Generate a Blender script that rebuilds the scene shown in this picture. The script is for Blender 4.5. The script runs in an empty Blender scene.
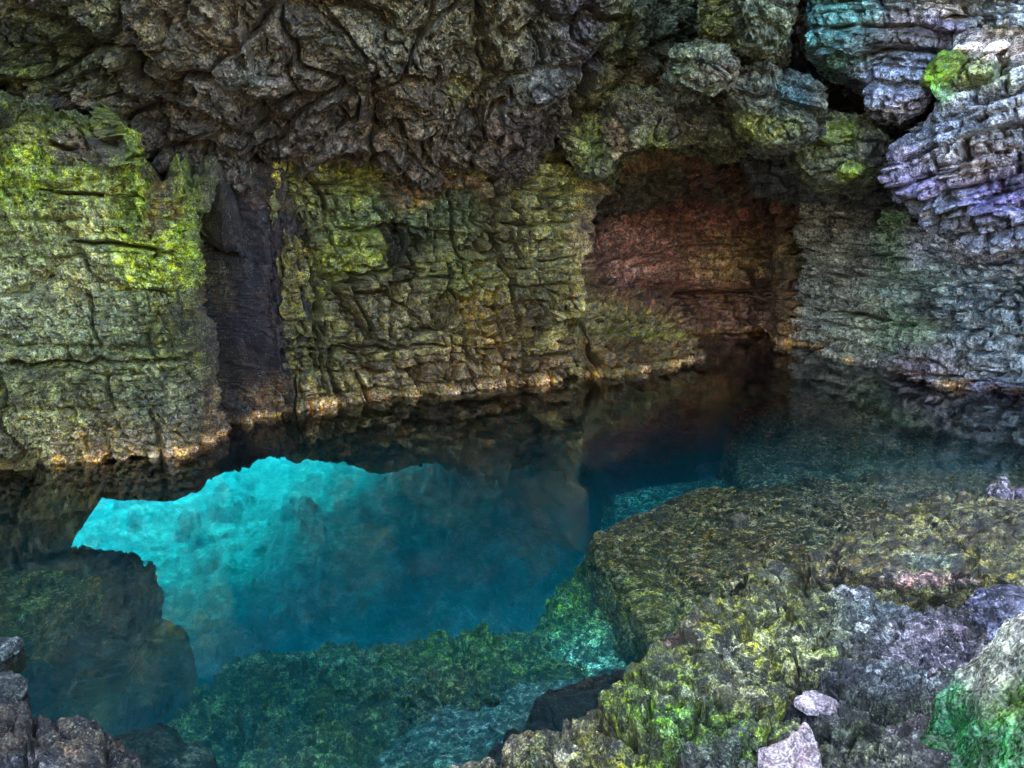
import bpy, math, time
import numpy as np
from concurrent.futures import ThreadPoolExecutor
T0 = time.time()
F = np.float32
C = bpy.context.scene.collection

# ------------------------------------------------------------------ noise
def _hash(ix, iy, iz, seed):
    h = (ix.astype(np.uint32) * np.uint32(374761393)) ^ (iy.astype(np.uint32) * np.uint32(668265263)) \
        ^ (iz.astype(np.uint32) * np.uint32(2147483647 - 58)) ^ np.uint32((seed * 362437 + 12345) & 0xffffffff)
    h = (h ^ (h >> np.uint32(13))) * np.uint32(1274126177)
    h = (h ^ (h >> np.uint32(15))) * np.uint32(2246822519)
    return h ^ (h >> np.uint32(16))
def _u(h, k=0):
    if k: h = (h ^ np.uint32(k * 2654435761 & 0xffffffff)) * np.uint32(2246822519); h = h ^ (h >> np.uint32(15))
    return (h & np.uint32(0xffffff)).astype(F) * F(1 / 16777216.)
def par(fn, p, *a, **k):
    n = len(p); ch = 40000
    if n <= ch: return fn(p, *a, **k)
    with ThreadPoolExecutor(4) as ex:
        rs = list(ex.map(lambda i: fn(p[i:i + ch], *a, **k), range(0, n, ch)))
    if isinstance(rs[0], tuple): return tuple(np.concatenate(x) for x in zip(*rs))
    return np.concatenate(rs)
def _vn(p, seed):                       # value-gradient noise -1..1
    i = np.floor(p).astype(np.int32); f = (p - i).astype(F)
    w = f * f * f * (f * (f * 6 - 15) + 10)
    out = 0
    for dx in (0, 1):
        wx = w[:, 0] if dx else 1 - w[:, 0]
        for dy in (0, 1):
            wy = w[:, 1] if dy else 1 - w[:, 1]
            for dz in (0, 1):
                wz = w[:, 2] if dz else 1 - w[:, 2]
                h = _hash(i[:, 0] + dx, i[:, 1] + dy, i[:, 2] + dz, seed)
                g = ((h & np.uint32(1023)).astype(F) / 511.5 - 1) * (f[:, 0] - dx) + \
                    (((h >> np.uint32(10)) & np.uint32(1023)).astype(F) / 511.5 - 1) * (f[:, 1] - dy) + \
                    (((h >> np.uint32(20)) & np.uint32(1023)).astype(F) / 511.5 - 1) * (f[:, 2] - dz)
                out = out + g * wx * wy * wz
    return out * F(1.5)
def _fbm(p, seed, octv, gain, mode):
    a = 1.0; s = 0; p = p.astype(F)
    for o in range(octv):
        v = _vn(p, seed + o)
        if mode == 'b': v = np.abs(v) * 2 - .45
        if mode == 'r': v = .55 - np.abs(v) * 2
        s = s + v * F(a); a *= gain; p = p * F(2.03) + F(17.3)
    return s
def fbm(p, scale=1., seed=0, octv=4, gain=.5, mode='n'):
    sc = np.asarray(scale, F)
    return par(lambda q: _fbm(q * sc, seed, octv, gain, mode), p)
def _wor(p, seed, tilt):
    b = np.floor(p - .5).astype(np.int32)
    f1 = np.full(len(p), 9., F); f2 = f1.copy(); val = np.zeros(len(p), F); rid = np.zeros(len(p), F)
    for dx in (0, 1):
        for dy in (0, 1):
            for dz in (0, 1):
                h = _hash(b[:, 0] + dx, b[:, 1] + dy, b[:, 2] + dz, seed)
                ox = p[:, 0] - (b[:, 0] + dx + .5 + (_u(h) - .5) * .8)
                oy = p[:, 1] - (b[:, 1] + dy + .5 + (_u(h, 1) - .5) * .8)
                oz = p[:, 2] - (b[:, 2] + dz + .5 + (_u(h, 2) - .5) * .8)
                d = np.sqrt(ox * ox + oy * oy + oz * oz)
                v = (_u(h, 3) - .5) + tilt * ((_u(h, 4) - .5) * ox + (_u(h, 5) - .5) * oy + (_u(h, 6) - .5) * oz)
                c = d < f1
                f2 = np.where(c, f1, np.minimum(f2, d)); val = np.where(c, v, val); rid = np.where(c, _u(h, 7), rid)
                f1 = np.where(c, d, f1)
    e = np.clip((f2 - f1) / .16, 0, 1)
    return f1, f2, (val * e * (2 - e)).astype(F), rid
def wor(p, scale=1., seed=0, tilt=2.5):
    sc = np.asarray(scale, F)
    return par(lambda q: _wor((q * sc).astype(F), seed, tilt), p)
def sst(a, b, x):
    t = np.clip((x - a) / (b - a), 0, 1); return t * t * (3 - 2 * t)
def part1(x, salt, jit=.38):
    """irregular cells along x (salt: integer row id): cell id and distance to the nearest border"""
    i = np.floor(x).astype(np.int32); salt = np.asarray(salt).astype(np.int32) + np.zeros_like(i)
    z = np.zeros_like(i)
    def bd(k): return k + (_u(_hash(k, salt, z, 91)) - .5) * 2 * jit
    b0, b1 = bd(i), bd(i + 1)
    idx = np.where(x < b0, i - 1, np.where(x >= b1, i + 1, i))
    lo, hi = bd(idx), bd(idx + 1)
    return idx, np.minimum(x - lo, hi - x).astype(F), hi - lo
def masonry(s, z, th, wd, seed):
    """bed / block pattern: random value per block and distance (m) to the nearest joint"""
    k, dz, _ = part1(z / th, np.full(s.shape, seed))
    zz = np.zeros_like(k)
    wr = wd * (.6 + 1.1 * _u(_hash(k, zz + seed, zz, 7)))
    m, ds, _ = part1(s / wr + _u(_hash(k, zz, zz + seed, 8)) * 50, k + seed * 131)
    h = _hash(k, m, zz + seed, 5)
    return _u(h), _u(h, 3), dz * th, ds * wr, k

def _blocks(p, sz, seed, rot, tilt, warp, tl):
    w1, w2, w3 = sz; c, s_ = math.cos(rot), math.sin(rot)
    q = p.astype(F)
    if warp:
        q = q + (warp * np.stack([_fbm(p / w2 * .8, seed + 40, 2, .5, 'n'), _fbm(p / w2 * .8, seed + 41, 2, .5, 'n'), .6 * _fbm(p / w2 * .8, seed + 42, 2, .5, 'n')], -1)).astype(F)
    a = q[:, 2] + tl[0] * q[:, 0] + tl[1] * q[:, 1]
    b = q[:, 0] * c + q[:, 1] * s_ + .25 * q[:, 2]; e = -q[:, 0] * s_ * .9 + q[:, 1] * c - .2 * q[:, 2]
    u = a / w1; z0 = np.zeros(len(p), np.int32)
    k, d1, n1 = part1(u, z0 + seed)
    x2 = w2 * (.6 + 1.0 * _u(_hash(k, z0 + seed, z0, 7))); v = b / x2 + 50 * _u(_hash(k, z0, z0 + seed, 8))
    m, d2, n2 = part1(v, k * 7 + seed)
    x3 = w3 * (.6 + 1.0 * _u(_hash(k, m, z0, 9))); t = e / x3 + 50 * _u(_hash(m, k, z0 + seed, 10))
    l, d3, n3 = part1(t, k * 13 + m * 5 + seed)
    h = _hash(k, m, l, seed)
    fr = lambda x: x - np.floor(x) - .5
    val = _u(h) - .5 + tilt * ((_u(h, 1) - .5) * fr(u) * 0 + (_u(h, 2) - .5) * np.clip(v - m - .5, -.7, .7) + (_u(h, 4) - .5) * np.clip(u - k - .5, -.7, .7))
    return val.astype(F), _u(h, 3), (d1 * w1).astype(F), np.minimum(d2 * x2, d3 * x3).astype(F)
def blocks(p, sz, seed=0, rot=.2, tilt=.7, warp=.05, tl=(0, 0)):
    return par(lambda q: _blocks(q, sz, seed, rot, tilt, warp, tl), p)
TONE = {}
def jointed(p, seed, L, rot=.2, tl=(.03, -.05), crack=1., warp=1., js=0.):
    """relief of rock broken along bedding and joints; L: list of (size tuple, amplitude, crack depth, crack width)"""
    d = 0; tone = np.ones(len(p), F)
    for i, (sz, amp, cd, cw) in enumerate(L):
        v, t, db, dj = blocks(p, sz, seed + 17 * i, rot + .35 * i, .9, .10 * warp * sz[1] / .4 + .01, tl)
        ff = sst(-.35, .25, fbm(p, .9 / sz[1], seed + 60 + i, 2)); fg = sst(-.2 - .35 * js, .3 - .25 * js, fbm(p, .9 / sz[1], seed + 70 + i, 2))
        d = d + amp * v - crack * cd * (np.exp(-(db / cw) ** 2) * (.08 + .8 * ff) + (1.15 + .3 * js) * np.exp(-(dj / cw) ** 2) * (.1 + .9 * fg))
        tone *= 1 + (t - .5) * (.55, .55, .5, .4)[min(i, 3)]
    TONE['t'] = tone
    return d
def pits(p, seed, a):
    f1, f2, v, _ = wor(p, (26, 26, 30), seed, 1.5)
    return a * (fbm(p, 11, seed + 1, 4, .62) * 1.2 + (np.minimum(f1, .45) - .3) * .8 * sst(-.1, .3, fbm(p, 3, seed + 2, 2)))

# ------------------------------------------------------------------ camera maths (measuring points of the place)
CAM = np.array([0, 0, 2.0]); FP = 800.; PITCH = math.atan(184 / 800)
cp, sp = math.cos(PITCH), math.sin(PITCH)
def ray(px, py):
    a = (px - 512) / FP; b = (384 - py) / FP
    return np.stack([a + 0 * b, cp + b * sp + 0 * a, -sp + b * cp + 0 * a], -1)
def at_z(px, py, z):
    d = ray(np.asarray(px, float), np.asarray(py, float)); t = (z - CAM[2]) / d[..., 2]
    return CAM + d * t[..., None]
def at_Y(px, py, Y):
    d = ray(np.asarray(px, float), np.asarray(py, float)); return CAM + d * (Y / d[..., 1])[..., None]
def at_r(px, py, r):
    d = ray(np.asarray(px, float), np.asarray(py, float)); return CAM + d * (r / np.hypot(d[..., 0], d[..., 1]))[..., None]
def proj(P):
    d = P - CAM; Yc = d[..., 1] * cp - d[..., 2] * sp; Yc = np.where(Yc < .2, .2, Yc)
    return 512 + FP * d[..., 0] / Yc, 384 - FP * (d[..., 1] * sp + d[..., 2] * cp) / Yc

# ------------------------------------------------------------------ meshes
def add_attr(me, name, arr, typ):
    a = me.attributes.new(name, typ, 'POINT')
    if typ == 'FLOAT_COLOR':
        c = np.ones((len(arr), 4), F); c[:, :3] = arr; a.data.foreach_set('color', c.ravel())
    else: a.data.foreach_set('value', np.asarray(arr, F))
def link_mesh(name, V, Q, mat, parent=None, col=None, wet=None, smooth=False):
    me = bpy.data.meshes.new(name)
    me.vertices.add(len(V)); me.vertices.foreach_set('co', np.asarray(V, F).ravel())
    Q = np.asarray(Q, np.int32)
    me.loops.add(Q.size); me.loops.foreach_set('vertex_index', Q.ravel())
    me.polygons.add(len(Q)); me.polygons.foreach_set('loop_start', np.arange(0, Q.size, Q.shape[1], dtype=np.int32))
    me.polygons.foreach_set('loop_total', np.full(len(Q), Q.shape[1], np.int32))
    me.polygons.foreach_set('use_smooth', np.full(len(Q), smooth))
    me.update(calc_edges=True)
    if col is not None: add_attr(me, 'albedo', np.clip(col, .004, .9), 'FLOAT_COLOR')
    if wet is not None: add_attr(me, 'wet', np.clip(wet, 0, 1), 'FLOAT')
    me.materials.append(mat)
    o = bpy.data.objects.new(name, me); C.objects.link(o)
    if parent is not None: o.parent = parent
    return o
def grid_faces(n, m, closed=False):
    idx = np.arange(n * m).reshape(n, m)
    if closed: idx = np.concatenate([idx, idx[:, :1]], 1)
    return np.stack([idx[:-1, :-1], idx[:-1, 1:], idx[1:, 1:], idx[1:, :-1]], -1).reshape(-1, 4)
def normals(P, closed=False):
    if closed:
        du = np.roll(P, -1, 1) - np.roll(P, 1, 1)
    else: du = np.gradient(P, axis=1)
    dv = np.gradient(P, axis=0)
    n = np.cross(du, dv); l = np.linalg.norm(n, axis=-1, keepdims=True)
    return n / np.maximum(l, 1e-9)
def tag(o, label=None, cat=None, group=None, kind=None):
    if label: o['label'] = label
    if cat: o['category'] = cat
    if group: o['group'] = group
    if kind: o['kind'] = kind
    return o
def paint(P, base, anchors, warp=14, seed=3):
    """colour of the stone: soft patches round measured points, with ragged edges"""
    p = P.reshape(-1, 3); px, py = proj(p)
    if warp:
        px = px + warp * fbm(p, 2.2, seed, 4, .65); py = py + warp * fbm(p, 2.2, seed + 50, 4, .65)
    W = np.full(len(p), .12, F); col = W[:, None] * np.array(base, F)
    for a in anchors:
        x, y, rx, ry, c = a[:5]; st = a[5] if len(a) > 5 else 1.
        w = st * np.exp(-((px - x) / rx) ** 2 - ((py - y) / ry) ** 2)
        W = W + w; col = col + w[:, None] * np.array(c, F)
    return (col / W[:, None]).astype(F)
def resample(pts, n, closed=False, sm=0):
    pts = np.asarray(pts, float)
    if closed: pts = np.vstack([pts, pts[:1]])
    l = np.r_[0, np.cumsum(np.linalg.norm(np.diff(pts[:, :3], axis=0), axis=1))]
    t = np.linspace(0, l[-1], n, endpoint=not closed)
    out = np.stack([np.interp(t, l, pts[:, k]) for k in range(pts.shape[1])], 1)
    for _ in range(sm):
        if closed: out = (np.roll(out, 1, 0) + out * 2 + np.roll(out, -1, 0)) / 4
        else: out[1:-1] = (out[:-2] + out[1:-1] * 2 + out[2:]) / 4
    return out

# ------------------------------------------------------------------ materials
def rock_mat(name, bump=1.0, fine=60., speck=.5, moss_gloss=0., rmin=.35, rmax=.85, var=.9, lo=.16, hi=2.3, crust=0., spec=.25, grit=.42, cs=20., stretch=(1, 1, 1)):
    m = bpy.data.materials.new(name); m.use_nodes = True; nt = m.node_tree; N, L = nt.nodes, nt.links
    for n in list(N): N.remove(n)
    out = N.new('ShaderNodeOutputMaterial'); bs = N.new('ShaderNodeBsdfPrincipled'); L.new(bs.outputs[0], out.inputs[0])
    geo = N.new('ShaderNodeNewGeometry'); at = N.new('ShaderNodeAttribute'); at.attribute_name = 'albedo'
    aw = N.new('ShaderNodeAttribute'); aw.attribute_name = 'wet'
    def noise(sc, det, rough=.6):
        t = N.new('ShaderNodeTexNoise'); t.inputs['Scale'].default_value = sc; t.inputs['Detail'].default_value = det
        t.inputs['Roughness'].default_value = rough; L.new(geo.outputs['Position'], t.inputs['Vector']); return t
    def math_(op, a, b=None, c=None, clamp=False):
        n = N.new('ShaderNodeMath'); n.operation = op; n.use_clamp = clamp
        for i, v in enumerate((a, b, c)):
            if v is None: continue
            if isinstance(v, (int, float)): n.inputs[i].default_value = v
            else: L.new(v, n.inputs[i])
        return n.outputs[0]
    def mr(v, a, b, c, d):
        n = N.new('ShaderNodeMapRange'); L.new(v, n.inputs[0])
        for i, k in enumerate((a, b, c, d)): n.inputs[i + 1].default_value = k
        return n.outputs[0]
    n1 = noise(7, 5, .7); n2 = noise(fine * .4, 5, .75); n3 = noise(fine * 1.6, 2, .6)
    # brightness mottling of mineral crust
    k1 = mr(n1.outputs[0], .36, .64, 1 - .5 * var, 1 + .5 * var)
    k2 = mr(n2.outputs[0], .40, .62, lo, hi)
    mul = math_('MULTIPLY', math_('MULTIPLY', k1, k2), mr(n3.outputs[0], .38, .62, 1 - grit, 1 + 1.2 * grit))
    if crust:                                             # dark algae film broken by worm-like pale crust
        mp = N.new('ShaderNodeMapping'); mp.inputs['Scale'].default_value = stretch; L.new(geo.outputs['Position'], mp.inputs['Vector'])
        t = N.new('ShaderNodeTexNoise'); t.inputs['Scale'].default_value = cs; t.inputs['Detail'].default_value = 5; t.inputs['Roughness'].default_value = .68; t.inputs['Distortion'].default_value = .25
        L.new(mp.outputs[0], t.inputs['Vector'])
        dk = mr(t.outputs[0], .44, .54, 1 - crust, 1.15); dkm = N.new('ShaderNodeMix'); L.new(mr(n1.outputs[0], .38, .56, .25, 1.), dkm.inputs[0]); dkm.inputs[2].default_value = .75; L.new(dk, dkm.inputs[3]); dk0 = dk; dk = dkm.outputs[0]; dk0.node.interpolation_type = 'SMOOTHSTEP'
        ln = math_('ABSOLUTE', math_('SUBTRACT', t.outputs[0], .57)); li = mr(ln, .0, .035, 1 + 2.2 * crust, 1.)
        mul = math_('MULTIPLY', mul, math_('MULTIPLY', dk, li))
    vs = N.new('ShaderNodeVectorMath'); vs.operation = 'SCALE'; L.new(at.outputs['Color'], vs.inputs[0]); L.new(mul, vs.inputs['Scale'])
    # hue shifts between brown and green crust
    hs = N.new('ShaderNodeHueSaturation'); L.new(vs.outputs[0], hs.inputs['Color'])
    n4 = noise(11, 4, .6); L.new(mr(n4.outputs[0], .35, .65, .48, .52), hs.inputs['Hue'])
    n5 = noise(19, 3, .6); L.new(mr(n5.outputs[0], .35, .65, .75, 1.25), hs.inputs['Saturation'])
    # pale lichen / mineral specks
    sp_ = mr(n3.outputs[0], .60, .70, 0, speck)
    sm = math_('MULTIPLY', sp_, mr(n4.outputs[0], .45, .6, .15, 1), clamp=True)
    mx = N.new('ShaderNodeMix'); mx.data_type = 'RGBA'; L.new(sm, mx.inputs[0]); L.new(hs.outputs[0], mx.inputs[6])
    pale = N.new('ShaderNodeMix'); pale.data_type = 'RGBA'; pale.inputs[0].default_value = .45
    sc2 = N.new('ShaderNodeVectorMath'); sc2.operation = 'SCALE'; sc2.inputs['Scale'].default_value = 3.2
    L.new(at.outputs['Color'], sc2.inputs[0]); L.new(sc2.outputs[0], pale.inputs[6]); pale.inputs[7].default_value = (.36, .35, .30, 1)
    L.new(pale.outputs[2], mx.inputs[7]); L.new(mx.outputs[2], bs.inputs['Base Color'])
    # roughness
    r = math_('SUBTRACT', mr(n2.outputs[0], .3, .7, rmax - .12, rmax + .1), math_('MULTIPLY', aw.outputs['Fac'], rmax - rmin), clamp=True)
    L.new(r, bs.inputs['Roughness']); bs.inputs['Specular IOR Level'].default_value = spec
    # bump
    b1 = N.new('ShaderNodeBump'); b1.inputs['Strength'].default_value = .7 * bump; b1.inputs['Distance'].default_value = .02
    L.new(n2.outputs[0], b1.inputs['Height'])
    b2 = N.new('ShaderNodeBump'); b2.inputs['Strength'].default_value = .35 * bump; b2.inputs['Distance'].default_value = .006
    L.new(n3.outputs[0], b2.inputs['Height']); L.new(b1.outputs[0], b2.inputs['Normal']); L.new(b2.outputs[0], bs.inputs['Normal'])
    return m
M_wall = rock_mat('layered_limestone', 1.0, 48, .55, lo=.28, hi=1.9)
M_ceil = rock_mat('rough_cave_rock', 1.0, 40, .45)
M_near = rock_mat('mossy_wet_rock', 1.0, 90, .8, rmin=.22, var=1., lo=.45, hi=1.6, crust=.85, cs=17)
M_sub = rock_mat('submerged_rock', 1.0, 70, .5, lo=.5, hi=1.5, crust=.75, cs=15, stretch=(1, 1.8, 2))
M_bed = rock_mat('pale_sea_bed', .8, 40, .3, grit=.2, lo=.6, hi=1.4)
M_quartz = rock_mat('pinkish_quartz', 1., 80, .2, lo=.5, hi=1.35, var=.9)
M_moss = rock_mat('bright_moss', 1.2, 110, .5, rmin=.5, lo=.35, hi=1.7)
M_shine = rock_mat('shiny_green_rock', .8, 60, .3, rmin=.15, lo=.6, hi=1.5, crust=.4, cs=9)
M_blue = rock_mat('skylight_tint_limestone', .9, 50, .6, rmin=.3, lo=.25, hi=2.1)  # grey stone; its albedo carries a painted blue skylight tint

def stair(w, g): return w

# ------------------------------------------------------------------ wall plan (waterline, metres)
WL_px = [(-110, 481), (-40, 473), (5, 469), (60, 464), (120, 460), (170, 457), (196, 453), (210, 444), (222, 438), (245, 428), (268, 420), (283, 413),
         (340, 407), (400, 400), (465, 393), (530, 385), (600, 376), (660, 368), (700, 357), (740, 343), (780, 345), (830, 356), (870, 365), (930, 382), (1000, 397),
         (1060, 408), (1130, 424)]
WLP = np.array([at_z(a, b, 0.)[:2] for a, b in WL_px])
LEFT_EXT = np.array([[-5.4, -2.0], [-5.3, 1.0], [-5.1, 3.2]])
RIGHT_EXT = np.array([[6.3, 4.6], [6.6, 2.5]])

def curtain(plan, zs, res, sm=3):
    """plan (n,2) and a list of z: base grid of a standing face, rows from the bottom to the top"""
    L = np.linalg.norm(np.diff(plan, axis=0), axis=1).sum(); n = int(L / res)
    q = resample(plan, n, sm=sm)
    pq = proj(np.c_[q, np.zeros(n)])[0]; far = (pq < -90) | (pq > 1090) | (q[:, 1] < 2)
    q = q[~far | (np.arange(n) % 8 == 0)]
    s = np.r_[0, np.cumsum(np.linalg.norm(np.diff(q, axis=0), axis=1))]
    return q, s

def plan_between(a, b):
    i0 = [k for k, (x, y) in enumerate(WL_px) if x >= a][0]; i1 = [k for k, (x, y) in enumerate(WL_px) if x <= b][-1]
    return WLP[i0:i1 + 1]

def cracks(s, z, lines, px, py):
    """long dark fissures measured as polylines (pixel pairs): depth 0..1"""
    d = np.zeros(px.shape, F)
    for pts, w in lines:
        for (x0, y0), (x1, y1) in zip(pts[:-1], pts[1:]):
            vx, vy = x1 - x0, y1 - y0; t = np.clip(((px - x0) * vx + (py - y0) * vy) / (vx * vx + vy * vy), 0, 1)
            dd = np.hypot(px - x0 - t * vx, py - y0 - t * vy); d = np.maximum(d, np.exp(-(dd / w) ** 2))
    return d

def wall_disp(p, s, z, px, py, small, big=1.0, rough=1.0, seed=0, lines=()):
    d = .12 * rough * fbm(p, .8, seed + 7, 3)
    v, t, db, dj = blocks(p, (.8, 1.1, .9), seed + 3, .15, .8, .12); d += big * .14 * v
    if lines:
        j = 5 * fbm(p, 5, seed + 9, 3); j2 = 5 * fbm(p, 5, seed + 10, 3)
        d -= .20 * cracks(s, z, lines, px + j, py + j2)
    return d
def wall_fine(seed, big, small, tiny, rot=.15, tl=(.02, -.04), extra=None, bs=1., cs=1.):
    def f(P):
        p = P.reshape(-1, 3).astype(F)
        L = [((.36, .46, .6), .09 * big, .17 * big, .019), ((.15, .18, .25), .055 * small, .11 * small, .015), ((.06, .085, .12), .020 * tiny, .03 * tiny, .009)]
        L = [(tuple(bs * q for q in a), b * bs ** .5, c * cs, w * cs) for a, b, c, w in L]
        d = jointed(p, seed, L, rot, tl, js=1.)
        if extra is not None: d = extra(p, d)
        return (d + pits(p, seed + 90, .020)).reshape(P.shape[:2])
    return f

def blur(P, k, closed=False):
    for _ in range(k):
        Q = P.copy(); Q[1:-1] = (P[:-2] + 2 * P[1:-1] + P[2:]) / 4; P = Q
        if closed: P = (np.roll(P, 1, 1) + 2 * P + np.roll(P, -1, 1)) / 4
        else: Q = P.copy(); Q[:, 1:-1] = (P[:, :-2] + 2 * P[:, 1:-1] + P[:, 2:]) / 4; P = Q
    return P
def smooth_normals(P, closed, st):
    n, m = P.shape[:2]; sr = max(1, min(st, n // 6)); sc_ = max(1, min(st, m // 12))
    ri = np.unique(np.r_[np.arange(0, n, sr), n - 1]); ci = np.unique(np.r_[np.arange(0, m, sc_), m - 1])
    if closed: ci = np.arange(0, m - sc_ // 2, sc_)
    c = blur(P[np.ix_(ri, ci)], 2, closed); N_ = normals(c, closed)
    rr = np.interp(np.arange(n), ri, np.arange(len(ri))); r0 = np.minimum(rr.astype(int), len(ri) - 2); fr = (rr - r0)[:, None, None]
    N_ = N_[r0] * (1 - fr) + N_[r0 + 1] * fr
    if closed:
        N_ = np.concatenate([N_, N_[:, :1]], 1); cx = np.r_[ci, m]
    else: cx = ci
    cc = np.interp(np.arange(m), cx, np.arange(len(cx))); c0 = np.minimum(cc.astype(int), len(cx) - 2); fc = (cc - c0)[None, :, None]
    N_ = N_[:, c0] * (1 - fc) + N_[:, c0 + 1] * fc
    return N_ / np.maximum(np.linalg.norm(N_, axis=-1, keepdims=True), 1e-6)
def relief(P0, d, fine, closed=False, sign=1, k=12, dirn=None):
    def mixn(n):
        if dirn is None: return n
        n = .55 * n + .65 * dirn; return n / np.maximum(np.linalg.norm(n, axis=-1, keepdims=True), 1e-3)
    n = mixn(smooth_normals(P0, closed, 6) * sign)
    P1 = P0 + n * d[..., None]
    n1 = mixn(smooth_normals(P1, closed, k) * sign)
    d2 = fine(P1)
    if closed: ex = np.roll(P1, -1, 1) - P1; ex0 = np.roll(P0, -1, 1) - P0
    else: ex = np.gradient(P1, axis=1); ex0 = np.gradient(P0, axis=1)
    st = np.maximum(np.linalg.norm(ex, axis=-1) / np.maximum(np.linalg.norm(ex0, axis=-1), 4e-3), np.linalg.norm(np.gradient(P1, axis=0), axis=-1) / np.maximum(np.linalg.norm(np.gradient(P0, axis=0), axis=-1), 4e-3))
    st = blur(np.clip(1.7 / np.maximum(st, .1), .2, 1)[..., None], 3, closed)[..., 0]; d2 = d2 * st
    if closed: d2[:3] = d2[3].mean()
    return P1 + n1 * d2[..., None]
def finish(name, P0, d, mat, colf, wet, parent=None, closed=False, flip=False, smooth=False, fine=None, mask=None, dirn=None):
    if mask is not None: ff_ = fine; fine = lambda q: ff_(q) * mask
    TONE['t'] = 1.; P = relief(P0, d, fine, closed, dirn=dirn)
    col = colf(P) * (TONE['t'][:, None] if np.ndim(TONE['t']) else 1)
    Q = grid_faces(P.shape[0], P.shape[1], closed)
    return link_mesh(name, P.reshape(-1, 3), Q, mat, parent, col, np.asarray(wet).ravel(), smooth)

def rim(P, col, amt=1., hi=.06):
    """the tan mineral band that the water leaves just above its level"""
    z = P.reshape(-1, 3)[:, 2]; p = P.reshape(-1, 3)
    h = hi * (1 + .9 * fbm(p, (4, 4, .5), 71, 3))
    amt = amt * (.12 + .85 * sst(-.15, .35, fbm(p, (1.6, 1.6, .5), 74, 3)))
    w = amt * sst(-.06, -.005, z) * (1 - sst(h * .5, h * 1.3, z))
    col = col * (1 - w[:, None]) + w[:, None] * np.array([.38, .20, .07], F)
    w2 = .6 * amt * (1 - sst(0, .55, z + .15 * fbm(p, 3, 72, 3))) * sst(-.02, .02, z)
    col = col * (1 - w2[:, None] * .6) + w2[:, None] * .6 * np.array([.16, .085, .03], F)
    return col

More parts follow.
